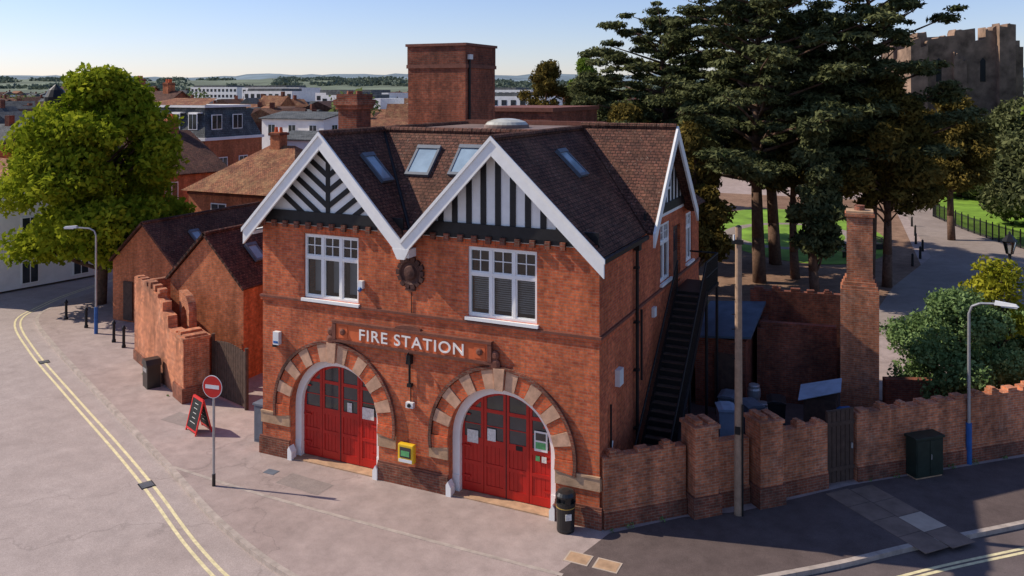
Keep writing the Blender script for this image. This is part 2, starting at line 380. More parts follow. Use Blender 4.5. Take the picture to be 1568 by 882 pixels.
# ------------------------------------------------------------------ helpers for buildings
def booled(o,cut):
    md=o.modifiers.new('c','BOOLEAN'); md.object=cut; md.solver='EXACT'; md.operation='DIFFERENCE'
    bpy.context.view_layer.update()
    dg=bpy.context.evaluated_depsgraph_get()
    me=bpy.data.meshes.new_from_object(o.evaluated_get(dg)); o.modifiers.clear(); o.data=me
    setuv(me); bpy.data.objects.remove(cut)
def window(b,x0,x1,z0,z1,cols,tr=None,bars=True,blind=None,sill=True,y=.05):
    fw=.075
    b.box(x0,x0+fw,y,y+.1,z0,z1,'white'); b.box(x1-fw,x1,y,y+.1,z0,z1,'white')
    b.box(x0+fw,x1-fw,y+.002,y+.1,z0,z0+fw,'white'); b.box(x0+fw,x1-fw,y+.002,y+.1,z1-fw,z1,'white')
    if tr: b.box(x0+fw,x1-fw,y+.003,y+.1,tr-.04,tr+.04,'white')
    cw=(x1-x0)/cols
    for i in range(1,cols): b.box(x0+i*cw-.04,x0+i*cw+.04,y+.006,y+.1,z0+fw,z1-fw,'white')
    for i in range(cols):
        a=x0+i*cw+.045; c=x0+(i+1)*cw-.045
        for (p,q) in ((z0+fw,(tr-.04) if tr else z1-fw),)+(((tr+.04,z1-fw),) if tr else ()):
            b.box(a,a+.035,y+.02,y+.09,p,q,'white'); b.box(c-.035,c,y+.02,y+.09,p,q,'white')
            b.box(a+.035,c-.035,y+.022,y+.09,p,p+.035,'white'); b.box(a+.035,c-.035,y+.022,y+.09,q-.035,q,'white')
        if tr and bars:
            m_=(a+c)/2; b.box(m_-.012,m_+.012,y+.03,y+.08,tr+.04,z1-fw,'white')
            zm=(tr+z1)/2; b.box(a,c,y+.033,y+.08,zm-.012,zm+.012,'white')
    b.add([(x0+.03,y+.06,z0+.03),(x1-.03,y+.06,z0+.03),(x1-.03,y+.06,z1-.03),(x0+.03,y+.06,z1-.03)],[(0,1,2,3)],'glass')
    if blind:
        z=blind[0]
        while z<blind[1]:
            b.box(x0+.08,x1-.08,y+.2,y+.24,z,z+.035,'blind'); z+=.06
    if sill: b.box(x0-.06,x1+.06,-.09,y+.02,z0-.09,z0-.003,'white')
def rooflight(b,c0,udir,sdir,wd_,ln):
    u=Vector(udir).normalized(); s_=Vector(sdir).normalized(); n=u.cross(s_)
    if n.z<0: u=-u; n=u.cross(s_)
    b.T=Matrix(((u.x,s_.x,n.x,c0[0]),(u.y,s_.y,n.y,c0[1]),(u.z,s_.z,n.z,c0[2]),(0,0,0,1)))
    b.box(-wd_/2,wd_/2,-ln/2,-ln/2+.1,-.02,.10,'greypl'); b.box(-wd_/2,wd_/2,ln/2-.14,ln/2,-.02,.12,'greypl')
    b.box(-wd_/2,-wd_/2+.08,-ln/2+.1,ln/2-.14,-.02,.098,'greypl'); b.box(wd_/2-.08,wd_/2,-ln/2+.1,ln/2-.14,-.02,.098,'greypl')
    b.box(-wd_/2+.08,wd_/2-.08,-ln/2+.1,ln/2-.14,-.01,.075,'skyglass')
    b.T=Matrix.Identity(4)
def gabled(name,x0,x1,y0,y1,ez,rz,wall,roof,rot=0,org=(0,0),ridge='y',extra=None,oh=.25):
    e=empty(name); T=TR(org[0],org[1],0,rot)
    b=B(); b.T=T
    if ridge=='y':
        xm=(x0+x1)/2; b.box(x0,x1,y0,y1,0,ez,wall)
        b.prism([(x0,ez+.001),(x1,ez+.001),(xm,rz-.02)],y0,y1,wall); b.obj('walls',e)
        s=(rz-ez)/(xm-x0); r=B(); r.T=T
        r.poly([(x0-oh,y0-oh,ez-s*oh+.06),(xm,y0-oh,rz+.06),(xm,y1+oh,rz+.06),(x0-oh,y1+oh,ez-s*oh+.06)][::-1],roof)
        r.poly([(x1+oh,y0-oh,ez-s*oh+.06),(x1+oh,y1+oh,ez-s*oh+.06),(xm,y1+oh,rz+.06),(xm,y0-oh,rz+.06)],roof)
        r.obj('roof',e,solid=.1)
        r=B(); r.T=T; r.cyl((xm,y0-oh,rz+.07),(xm,y1+oh,rz+.07),.09,.09,roof,8); r.obj('ridge_tiles',e)
    else:
        ym=(y0+y1)/2; b.box(x0,x1,y0,y1,0,ez,wall)
        for xx in (x0,x1-.2):
            b.add([(xx,y0,ez+.001),(xx,y1,ez+.001),(xx,ym,rz-.02),(xx+.2,y0,ez+.001),(xx+.2,y1,ez+.001),(xx+.2,ym,rz-.02)],[(0,2,1),(3,4,5),(0,3,5,2),(1,2,5,4)],wall)
        b.obj('walls',e)
        s=(rz-ez)/(ym-y0); r=B(); r.T=T
        r.poly([(x0-oh,y0-oh,ez-s*oh+.06),(x1+oh,y0-oh,ez-s*oh+.06),(x1+oh,ym,rz+.06),(x0-oh,ym,rz+.06)],roof)
        r.poly([(x0-oh,y1+oh,ez-s*oh+.06),(x0-oh,ym,rz+.06),(x1+oh,ym,rz+.06),(x1+oh,y1+oh,ez-s*oh+.06)],roof)
        r.obj('roof',e,solid=.1)
    if extra:
        b=B(); b.T=T; extra(b); b.obj('windows',e)
    return e
def simplewin(b,x,z,w_,h_,y,side='f',fr='white'):
    if side=='f':
        b.box(x,x+w_,y-.05,y+.02,z,z+h_,fr); b.box(x+.07,x+w_/2-.03,y-.06,y,z+.07,z+h_-.07,'dglass'); b.box(x+w_/2+.03,x+w_-.07,y-.06,y,z+.07,z+h_-.07,'dglass')
    else:
        b.box(y-.02,y+.05,x,x+w_,z,z+h_,fr); b.box(y,y+.06,x+.07,x+w_/2-.03,z+.07,z+h_-.07,'dglass'); b.box(y,y+.06,x+w_/2+.03,x+w_-.07,z+.07,z+h_-.07,'dglass')

# ------------------------------------------------------------------ FIRE STATION
fs=empty('fire_station')
XL=-11.2; DEP=11.7
b=B(); b.box(XL,0,0,DEP,-.1,7.3,'brick')
body=b.obj('walls',fs)
AC=[(-8.47,1.6),(-2.86,1.6)]; RI=1.63; RO=2.13
c=B()
for ax,az in AC:
    pl=[(ax-RI,.02),(ax+RI,.02)]+[(ax+RI*math.cos(t),az+RI*math.sin(t)) for t in np.linspace(0,math.pi,33)]
    c.prism(pl,-1,.5,'brick')
cut=c.obj('cutter'); booled(body,cut)
W1=(-9.57,-7.56,5.06,7.03); W2=(-3.87,-1.77,5.12,7.08)
c=B()
for q in (W1,W2): c.box(q[0],q[1],-1,.6,q[2],q[3],'roomdark')
cut=c.obj('cutter'); booled(body,cut)
c=B(); c.T=TR(0,0,0,90)
SW=[(6.05,7.35,5.12,7.05),(9.6,10.6,5.15,6.95),(7.75,8.75,4.72,6.75)]
for q in SW: c.box(q[0],q[1],-1,.3,q[2],q[3],'roomdark')
cut=c.obj('cutter'); booled(body,cut)

b=B(); window(b,*W1,3,6.32,blind=None); window(b,*W2,3,6.32,blind=(5.3,6.2))
for q in (W1,W2): b.box(q[0]+.01,q[1]-.01,.585,.597,q[2]+.01,q[3]-.01,'roomdark')
for xx,wd_ in ((-9.45,.32),(-8.75,.25),(-8.15,.3)): b.box(xx,xx+wd_,.4,.42,5.2,6.25,'blind')
b.T=TR(0,0,0,90)
window(b,*SW[0],2,6.4,sill=True); window(b,*SW[1],2,6.4,sill=True)
b.obj('windows',fs)
b=B(); b.T=TR(0,0,0,90); q=SW[2]
b.box(q[0],q[1],.1,.16,q[2],q[3],'gatewood'); b.box(q[0]+.15,q[1]-.15,.09,.1,q[2]+1.1,q[3]-.2,'dglass'); b.obj('upper_side_door',fs)

b=B()
b.box(XL-.07,.07,-.07,-.001,4.93,5.0,'terradark'); b.box(XL-.05,.05,-.045,-.001,4.84,4.928,'brick_arch')
b.box(.001,.07,0,DEP,4.93,5.0,'terradark'); b.box(.001,.05,0,DEP,4.84,4.928,'brick_arch')
b.box(XL-.07,XL-.001,0,DEP,4.9,5.0,'terradark')
segs=[(XL-.08,AC[0][0]-RI),(AC[0][0]+RI,AC[1][0]-RI),(AC[1][0]+RI,.08)]
for a,c_ in segs:
    b.box(a,c_,-.08,-.001,-.1,.5,'brick_plinth')
    b.prism([(a,.501),(c_,.501),(c_,.56),(a,.56)],-.055,-.001,'terradark')
b.box(.001,.08,0,DEP,-.1,.5,'brick_plinth')
for a,c_ in ((XL-.03,AC[0][0]-RI),(AC[0][0]+RI,AC[0][0]+RI+.62),(AC[1][0]-RI-.62,AC[1][0]-RI),(AC[1][0]+RI,.03)):
    b.box(a,c_,-.05,-.001,.98,1.30,'stone'); b.box(a-.0,c_,-.07,-.001,1.302,1.36,'stone')
b.box(.001,.05,0,.5,.98,1.30,'stone')
b.obj('brick_dressings',fs)
b=B()
for q in (W1,W2):
    n=14; ww=(q[1]-q[0]+.5)/n
    for i in range(n):
        x=q[0]-.25+i*ww; b.box(x+.006,x+ww-.006,-.012,-.001,q[3]+.03,q[3]+.24,'brick_arch')
b.obj('window_heads',fs)
b=B()
for ax,az in AC:
    n=19; a0=math.radians(-9); a1=math.radians(189)
    for i in range(n):
        t0=a0+(a1-a0)*i/n+.004; t1=a0+(a1-a0)*(i+1)/n-.004
        st=(i%2==0)
        k='vstone' if st and i not in (0,n-1) else 'brick_arch'
        R1=RO+(.02 if st else 0); yy=-.075 if st else -.05
        tt=np.linspace(t0,t1,5)
        pl=[(ax+RI*math.cos(t),az+RI*math.sin(t)) for t in tt]+[(ax+R1*math.cos(t),az+R1*math.sin(t)) for t in tt[::-1]]
        b.prism(pl,yy,-.001,k)
    tt=np.linspace(a0,a1,41)
    for i in range(40):
        t0,t1=tt[i],tt[i+1]; r0,r1=RO+.03,RO+.12
        b.prism([(ax+r0*math.cos(t0),az+r0*math.sin(t0)),(ax+r1*math.cos(t0),az+r1*math.sin(t0)),(ax+r1*math.cos(t1),az+r1*math.sin(t1)),(ax+r0*math.cos(t1),az+r0*math.sin(t1))],-.1,-.001,'brick_plinth')
    b.prism([(ax-.12,az+RI-.02),(ax+.12,az+RI-.02),(ax+.17,az+RO+.08),(ax-.17,az+RO+.08)],-.13,-.002,'vstone')
b.obj('door_arches',fs)
RD=1.40
for di,(ax,az) in enumerate(AC):
    b=B()
    tt=np.linspace(0,math.pi,33)
    for i in range(32):
        t0,t1=tt[i],tt[i+1]
        b.prism([(ax+RD*math.cos(t0),az+RD*math.sin(t0)),(ax+(RI-.002)*math.cos(t0),az+(RI-.002)*math.sin(t0)),(ax+(RI-.002)*math.cos(t1),az+(RI-.002)*math.sin(t1)),(ax+RD*math.cos(t1),az+RD*math.sin(t1))],.24,.45,'white')
    for s_ in (-1,1):
        b.box(ax+s_*RD,ax+s_*(RI-.002),.24,.45,.5,az,'white')
        b.box(ax+s_*(RD-.0),ax+s_*(RI-.004),.225,.44,.025,.5,'white')
        b.prism([(ax+s_*(RI-.14),0),(ax+s_*(RI+.02),0),(ax+s_*(RI+.02),.32),(ax+s_*(RI-.04),.42),(ax+s_*(RI-.14),.25)],-.13,.1,'white')
    b.obj('door_frame',fs)
    b=B()
    full=[(ax-RD,.04),(ax+RD,.04)]+[(ax+RD*math.cos(t),az+RD*math.sin(t)) for t in tt]
    b.prism(full,.40,.46,'red')
    cw=2*RD/4
    def arcclip(x0,x1,z0,z1,r):
        pl=[(x0,z0),(x1,z0),(x1,z1),(x0,z1)]
        return clip(pl,[(math.cos(t),math.sin(t),r+ax*math.cos(t)+az*math.sin(t)) for t in np.linspace(.05,math.pi-.05,25)])
    for i in range(4):
        x0=ax-RD+i*cw; x1=x0+cw
        for (s0,s1) in ((x0+.008,x0+.09),(x1-.09,x1-.008)):
            pl=arcclip(s0,s1,.06,az+RD,RD-.01)
            if pl: b.prism(pl,.37,.40,'red')
        for (r0,r1) in ((.06,.30),(.82,.92),(1.42,1.60),(2.36,2.46)):
            pl=arcclip(x0+.09,x1-.09,r0,r1,RD-.01)
            if pl: b.prism(pl,.372,.40,'red')
        n=4; pw=(cw-.18)/n
        for j in range(n): b.box(x0+.09+j*pw+.006,x0+.09+(j+1)*pw-.006,.39,.40,.30,1.42,'red')
        b.box(x0+.09,x1-.09,.392,.398,1.60,2.36,'dglass')
        b.box(x0+.09,x1-.09,.380,.392,1.968,1.992,'red')
        pl=arcclip(x0+.09,x1-.09,2.46,az+RD,RD-.1)
        if pl: b.prism(pl,.392,.398,'dglass')
    b.box(ax-.012,ax+.012,.362,.385,.05,az+RD-.05,'black')
    for s_ in (-1,1):
        for zz in (.45,1.3,2.2): b.box(ax+s_*(RD-.28),ax+s_*(RD-.01),.355,.37,zz,zz+.05,'red')
    b.box(ax-RI,ax+RI,-.02,.5,-.01,.035,'stone')
    if di==1:
        b.box(ax-1.22,ax-.87,.355,.36,1.44,1.8,'paper'); b.box(ax-.58,ax-.32,.355,.36,1.58,1.92,'paper')
        b.box(ax+.86,ax+1.25,.35,.36,1.55,2.1,'wpl'); b.box(ax+.9,ax+1.2,.345,.35,1.62,1.8,'greenposter'); b.box(ax+.9,ax+1.2,.345,.35,1.85,2.05,'dglass')
        b.box(ax+.9,ax+1.02,.35,.36,1.28,1.42,'greenposter'); b.box(ax+1.08,ax+1.22,.35,.36,1.26,1.42,'paper')
        b.box(ax+.3,ax+.5,.362,.369,1.45,1.58,'black')
    else:
        b.box(ax+.8,ax+1.22,.355,.36,1.5,1.85,'paper'); b.box(ax+.25,ax+.42,.355,.36,1.62,1.9,'paper')
    b.obj('station_doors',fs)
b=B()
b.box(-8.3,-3.2,-.10,-.001,3.96,4.44,'terracotta')
b.box(-8.42,-3.08,-.15,-.001,4.442,4.52,'terradark'); b.box(-8.42,-3.08,-.13,-.001,3.88,3.958,'terradark')
b.box(-8.42,-8.3,-.14,-.001,3.96,4.44,'terradark'); b.box(-3.2,-3.08,-.14,-.001,3.96,4.44,'terradark')
for x in (-8.05,-3.45):
    b.box(x-.17,x+.17,-.115,-.1,4.02,4.38,'terracotta')
    b.T=Matrix.Translation((x,-.12,4.2))@Matrix.Rotation(math.pi/2,4,'X'); b.lathe([(.1,0),(.1,.02),(.05,.05)],'terradark',n=12); b.T=Matrix.Identity(4)
for x in (-8.5,-3.0):
    for z,r in ((4.15,.13),(3.9,.17)):
        b.T=Matrix.Translation((x,-.03,z))@Matrix.Rotation(math.pi/2,4,'X'); b.lathe([(r,0),(r,.06),(r*.5,.1)],'terradark',n=12); b.T=Matrix.Identity(4)
pl=[(-6.35,4.521),(-5.2,4.521)]+[(-5.775+.45*math.cos(t),4.521+.13*math.sin(t)) for t in np.linspace(.1,math.pi-.1,9)]
b.prism(pl,-.12,-.001,'terradark')
b.obj('name_panel',fs)
cu=bpy.data.curves.new('lettering','FONT'); cu.body='FIRE STATION'; cu.size=.5; cu.extrude=.015; cu.space_character=1.12; cu.offset=.004
to=bpy.data.objects.new('lettering_tmp',cu); COL.objects.link(to); bpy.context.view_layer.update()
dg=bpy.context.evaluated_depsgraph_get(); tm=bpy.data.meshes.new_from_object(to.evaluated_get(dg)); bpy.data.objects.remove(to)
tm.materials.clear(); tm.materials.append(M['letter'])
xs=[v.co.x for v in tm.vertices]; ys=[v.co.y for v in tm.vertices]; s=3.5/(max(xs)-min(xs)); sy=.33/(max(ys)-min(ys))
lt=bpy.data.objects.new('lettering',tm); COL.objects.link(lt); lt.parent=fs; lt.scale=(s,sy,1); lt.rotation_euler=(math.pi/2,0,0); lt.location=(-7.44-min(xs)*s,-.118,4.035)
b=B()
b.T=Matrix.Translation((-5.72,-.001,6.17))@Matrix.Rotation(math.pi/2,4,'X')
b.lathe([(.38,0),(.38,.05),(.34,.09),(.29,.05),(.22,.05),(.18,.12),(.05,.15)],'crest',n=24)
b.T=Matrix.Identity(4)
for t in range(14):
    a=t*math.pi/7; rr=.385+.025*(t%2); px,pz=-5.72+rr*math.cos(a),6.17+rr*math.sin(a)
    b.T=Matrix.Translation((px,-.04,pz))@Matrix.Rotation(-a,4,'Y'); b.box(-.06,.06,-.05,.03,-.07,.07,'crest'); b.T=Matrix.Identity(4)
b.box(-5.82,-5.62,-.1,-.001,6.58,6.67,'crest'); b.box(-5.88,-5.56,-.08,-.001,5.66,5.72,'crest')
b.obj('crest_roundel',fs)
b=B()
b.box(-5.80,-5.66,-.16,-.001,3.55,3.8,'iron'); b.cyl((-5.73,-.08,3.55),(-5.73,-.08,2.95),.035,.035,'iron'); b.box(-5.8,-5.66,-.12,-.001,2.88,2.98,'iron')
b.tube([(-5.73,-.05,3.9),(-5.73,-.2,3.85),(-5.73,-.26,3.6)],.02,'iron')
b.box(-5.84,-5.6,-.12,-.001,2.28,2.44,'wpl'); b.cyl((-5.72,-.12,2.36),(-5.72,-.16,2.36),.06,.05,'iron')
b.box(-10.68,-10.46,-.14,-.001,3.5,3.9,'wpl'); b.box(-10.66,-10.48,-.145,-.14,3.55,3.62,'bluep'); b.box(-10.72,-10.60,-.12,-.001,3.42,3.5,'iron')
b.box(-7.5,-7.34,-.12,-.001,5.55,5.78,'wpl'); b.cyl((-7.42,-.1,5.55),(-7.42,-.17,5.5),.07,.05,'bluep')
b.cyl((-5.72,-.03,2.9),(-5.72,-.03,2.44),.015,.015,'iron',6)
b.tube([(-5.7,-.02,5.6),(-5.7,-.02,5.0)],.012,'iron',5)
b.obj('wall_fittings',fs)
EZ=7.15; TZ=10.1; cL=-8.65; cR=-2.92; V=-5.78; xl=-11.5; xr=.2; y0=-.42
def gable(b,cx,a,c,zpk,mode):
    sl=(zpk-EZ)/(cx-a); sr=(zpk-EZ)/(c-cx)
    k=.12
    tri=[(sl*-1,1,EZ-sl*a-k),(sr,1,EZ+sr*c-k)]
    full=clip([(a,7.28),(c,7.28),(c,zpk),(a,zpk)],tri)
    b.prism(full,.0-.02,.12,'white')
    def put(pl,y,k_='black'):
        q=clip(pl,tri)
        if q: b.prism(q,y,-.021,k_)
    lo=7.70
    if mode=='v':
        for i in range(-9,10):
            x=cx+i*.45; put([(x-.085,lo),(x+.085,lo),(x+.085,zpk),(x-.085,zpk)],-.05)
    else:
        put([(cx-.07,lo),(cx+.07,lo),(cx+.07,zpk),(cx-.07,zpk)],-.055)
        for i in range(-1,8):
            z=lo-.35+i*.46
            for s_ in (-1,1):
                pl=[(cx,z),(cx+s_*3,z+3*.72),(cx+s_*3,z+3*.72+.19),(cx,z+.19)]
                pl=clip(pl,[(0,-1,-lo)])
                if pl: put(pl,-.05)
b=B()
gable(b,cL,xl,V,TZ,'d'); gable(b,cR,V,xr,TZ,'v')
b.box(XL+.0,-5.95,-.085,-.021,7.42,7.72,'black'); b.box(-5.55,-.0,-.085,-.021,7.42,7.72,'black')
b.box(XL-.02,.02,-.06,-.001,7.30,7.418,'black')
n=26
for i in range(n):
    x=XL+.1+i*(11.0/(n-1)); b.box(x-.075,x+.075,-.15,-.061,7.20,7.40,'brick_plinth')
b.obj('timber_gables',fs)
def barge(b,p,q,y0_,y1_,wd):
    b.prism([(p[0],p[1]),(q[0],q[1]),(q[0],q[1]-wd),(p[0],p[1]-wd)],y0_,y1_,'white')
b=B()
wd=.50
barge(b,(xl-.08,EZ-.02),(cL,TZ+.06),y0-.06,y0+.01,wd); barge(b,(cL,TZ+.06),(V,EZ-.0),y0-.058,y0+.01,wd)
barge(b,(V,EZ-.0),(cR,TZ+.06),y0-.06,y0+.01,wd); barge(b,(cR,TZ+.06),(xr+.08,EZ-.02),y0-.058,y0+.01,wd)
for (p,q) in (((xl-.12,EZ-.02),(cL,TZ+.1)),((cL,TZ+.1),(V,EZ+.03)),((V,EZ+.03),(cR,TZ+.1)),((cR,TZ+.1),(xr+.12,EZ-.02))):
    b.prism([(p[0],p[1]),(q[0],q[1]),(q[0],q[1]-.12),(p[0],p[1]-.12)],y0-.10,y0-.062,'white')
b.prism([(V-.28,6.92),(V+.28,6.92),(V+.12,6.62),(V-.12,6.62)],y0-.065,y0+.02,'white')
b.box(V-.22,V+.22,y0+.021,.0,6.66,6.9,'white')
b.box(xl-.02,XL-.001,y0,DEP+.2,6.95,7.05,'white'); b.box(.001,xr+.02,y0,3.6,6.98,7.05,'white')
b.box(xr+.02,xr+.12,y0,3.6,7.0,7.12,'iron')
xg=.42
b.T=TR(0,0,0,90)
gy0,gyc,gy1=3.75,6.6,9.5
barge(b,(gy0-.05,EZ),(gyc,TZ+.16),-xg-.06,-xg+.01,.42); barge(b,(gyc,TZ+.16),(gy1+.05,EZ),-xg-.058,-xg+.01,.42)
b.T=Matrix.Identity(4)
b.obj('bargeboards',fs)
b=B(); b.T=TR(0,0,0,90); gable(b,gyc,gy0,gy1,TZ+.1,'v'); b.box(gy0+.3,gy1-.2,-.09,-.022,7.42,7.7,'black')
b.box(gyc-.45,gyc+.45,-.1,-.056,8.15,8.95,'white'); b.box(gyc-.36,gyc+.36,-.11,-.1,8.23,8.87,'dglass'); b.box(gyc-.03,gyc+.03,-.12,-.1,8.2,8.9,'white')
b.obj('side_gable_timbering',fs)
y1=3.0; y2=9.; yb=12.0; TG=TZ+.1
r=B()
for P in ([(xl,y0,EZ),(xl,yb,EZ),(cL,y2,TZ),(cL,y0,TZ)],[(cL,y0,TZ),(V,y0,EZ),(V,.1,EZ),(cL,y1,TZ)],[(V,.1,EZ),(cR,y1,TZ),(cL,y1,TZ)],
  [(V,y0,EZ),(cR,y0,TZ),(cR,y1,TZ),(V,.1,EZ)],[(cR,y0,TZ),(xr,y0,EZ),(xr,gy0,EZ),(cR,gyc,TZ)],[(xg,gy0,EZ),(xg,gyc,TG),(cR,gyc,TG),(xr,gy0,EZ)],
  [(xg,gy1,EZ),(xr,gy1,EZ),(cR,gyc,TG),(xg,gyc,TG)],[(xr,gy1,EZ),(xr,yb,EZ),(cR,y2,TZ),(cR,gyc,TG)],[(xl,yb,EZ),(xr,yb,EZ),(cR,y2,TZ),(cL,y2,TZ)]): r.poly(P,'tile')
ro=r.obj('roof',fs)
bm=bmesh.new(); bm.from_mesh(ro.data)
for f in bm.faces:
    if f.normal.z<0: f.normal_flip()
bm.to_mesh(ro.data); bm.free(); setuv(ro.data)
md=ro.modifiers.new('s','SOLIDIFY'); md.thickness=.09; md.offset=-1
r=B()
r.poly([(cL,y1,TZ+.01),(cR,y1,TZ+.01),(cR,y2,TZ+.01),(cL,y2,TZ+.01)],'lead')
r.box(cL,cR,y2-.15,y2+.1,TZ+.02,TZ+.17,'terradark'); r.box(cR-.1,cR+.1,gyc+.2,y2+.1,TZ+.0,TZ+.16,'terradark')
for p,q in (((cL,y0-.02,TZ+.04),(cL,y2,TZ+.04)),((cR,y0-.02,TZ+.04),(cR,gyc,TZ+.04)),((cL,y1,TZ+.03),(cR,y1,TZ+.03)),((cR,gyc,TG+.04),(xg,gyc,TG+.04))):
    P=Vector(p);Q=Vector(q); L_=(Q-P).length; n=int(L_/.32)
    for i in range(n):
        a=P+(Q-P)*(i/n); c_=P+(Q-P)*((i+.94)/n); r.cyl(tuple(a),tuple(c_),.10,.10,'tile',8)
r.obj('ridge_and_flat',fs)
r=B(); r.lathe([(.80,0),(.80,.08),(.78,.12)],'lead',c=(-5.6,6.2,TZ+.012),n=28); r.lathe([(.76,.12),(.68,.21),(.46,.29),(.2,.33),(.02,.335)],'domeg',c=(-5.6,6.2,TZ+.014),n=28); r.obj('roof_dome_light',fs)
r=B(); r.tube([(V,.1,EZ+.05),(cL,y1,TZ+.0)],.05,'iron'); r.tube([(V,.1,EZ+.05),(cR,y1,TZ+.0)],.05,'iron'); r.tube([(xr,gy0,EZ+.05),(cR,gyc,TZ+.03)],.04,'tile'); r.obj('valleys',fs)
b=B()
def onR(x,y,side):
    if side=='Lr': z=TZ-(x-cL)*(TZ-EZ)/(V-cL)
    if side=='Rr': z=TZ-(x-cR)*(TZ-EZ)/(xr-cR)
    if side=='F': z=EZ+(y-.1)*(TZ-EZ)/(y1-.1)
    return (x,y,z)
rooflight(b,onR(cL+1.05,1.0,'Lr'),(0,1,0),(-(V-cL),0,(TZ-EZ)),.62,1.15)
rooflight(b,onR(cR+.95,3.1,'Rr'),(0,1,0),(-(xr-cR),0,(TZ-EZ)),.7,1.1)
rooflight(b,onR(-6.55,2.1,'F'),(1,0,0),(0,y1-.1,TZ-EZ),.85,1.2)
rooflight(b,onR(-5.05,2.15,'F'),(1,0,0),(0,y1-.1,TZ-EZ),.85,1.2)
b.obj('rooflights',fs)
b=B()
for (yy,z0_,z1_,rr) in ((3.1,.4,7.0,.05),(3.55,2.8,4.9,.035)): b.cyl((.1,yy,z0_),(.1,yy,z1_),rr,rr,'iron')
for z in (1.5,3.2,4.6,6.2): b.box(.001,.16,3.02,3.18,z,z+.06,'iron')
b.box(.03,.2,2.98,3.22,6.75,7.0,'iron')
b.cyl((.07,.75,1.5),(.07,.75,3.0),.03,.03,'iron',8); b.cyl((.07,.85,2.0),(.07,.45,1.1),.035,.035,'wpl',8)
b.box(.001,.14,1.3,1.65,3.3,3.75,'wpl'); b.box(.001,.1,5.0,5.25,4.3,4.6,'wpl')
b.obj('downpipes',fs)
b=B(); tx0,tx1,ty0,ty1=-11.5,-8.8,9.1,11.8
b.box(tx0,tx1,ty0,ty1,0,12.35,'brick_tower'); b.box(tx0-.05,tx1+.05,ty0-.05,ty1+.05,12.35,12.5,'terradark')
b.box(tx0-.02,tx1+.02,ty0-.02,ty1+.02,12.5,13.25,'brick_dark'); b.box(tx0-.08,tx1+.08,ty0-.08,ty1+.08,13.25,13.36,'terradark')
b.cyl((tx1+.06,ty0+.25,9.3),(tx1+.06,ty0+.25,12.9),.05,.05,'iron'); b.box(tx1,tx1+.14,ty0+.15,ty0+.4,12.7,12.9,'wpl')
b.obj('drill_tower',fs)
b=B(); b.box(-11.55,-10.75,4.4,5.3,6.5,10.75,'brick_dark'); b.box(-11.62,-10.68,4.33,5.37,10.75,10.9,'brick_tower'); b.box(-11.68,-10.62,4.27,5.43,10.9,11.1,'brick_plinth'); b.box(-11.6,-10.7,4.35,5.35,11.1,11.3,'brick_dark')
for x in (-11.35,-10.95): b.cyl((x,4.85,11.3),(x,4.85,11.42),.13,.12,'brick_plinth')
b.obj('chimney_stack',fs)
e=empty('defibrillator_cabinet'); b=B(); b.box(-6.02,-5.5,-.26,-.09,.74,1.28,'aed'); b.obj('case',e,bevel=.03)
b=B(); b.box(-5.94,-5.58,-.272,-.262,.9,1.2,'dglass'); b.box(-5.9,-5.62,-.282,-.273,.95,1.1,'greenposter'); b.box(-5.98,-5.54,-.27,-.262,.77,.86,'wpl'); b.obj('front_panel',e)

# ------------------------------------------------------------------ external stair
e=empty('external_iron_stair'); b=B()
ys,ye,zs,ze=2.3,7.4,.15,4.62; xa,xb=.22,1.2
n=24
for x in (xa,xb):
    b.add([(x-.03,ys,zs-.16),(x-.03,ye,ze-.16),(x-.03,ye,ze+.16),(x-.03,ys,zs+.16),(x+.03,ys,zs-.16),(x+.03,ye,ze-.16),(x+.03,ye,ze+.16),(x+.03,ys,zs+.16)],[(0,3,2,1),(4,5,6,7),(0,1,5,4),(1,2,6,5),(2,3,7,6),(3,0,4,7)],'iron')
dz=(ze-zs)/n
for i in range(n):
    y=ys+(ye-ys)*(i+.5)/n; z=zs+(ze-zs)*(i+.5)/n
    b.box(xa+.03,xb-.03,y-.13,y+.13,z,z+.03,'gatewood'); b.box(xa+.03,xb-.03,y-.13,y-.115,z-dz+.035,z,'iron')
b.box(xa-.1,xb+.05,ye,9.3,4.56,4.66,'iron')
for x in (xb,xa+.02):
    for t in np.linspace(0,1,44):
        y=ys+(ye-ys)*t; z=zs+(ze-zs)*t; b.cyl((x,y,z),(x,y,z+1.05),.014,.014,'iron',5)
    b.tube([(x,ys,zs+1.05),(x,ye,ze+1.05)],.03,'iron')
b.tube([(xb,ye,ze+1.05),(xb,9.3,ze+1.05),(xa,9.3,ze+1.05)],.03,'iron'); b.tube([(xb,ye,ze+.55),(xb,9.3,ze+.55)],.02,'iron')
for y in np.linspace(ye,9.3,16): b.cyl((xb,y,ze),(xb,y,ze+1.05),.015,.015,'iron',6)
for y in (7.45,9.2): b.cyl((xb,y,0),(xb,y,ze),.05,.05,'iron')
b.cyl((xb,5,0),(xb,5,2.5),.04,.04,'iron')
b.obj('treads_and_rails',e)

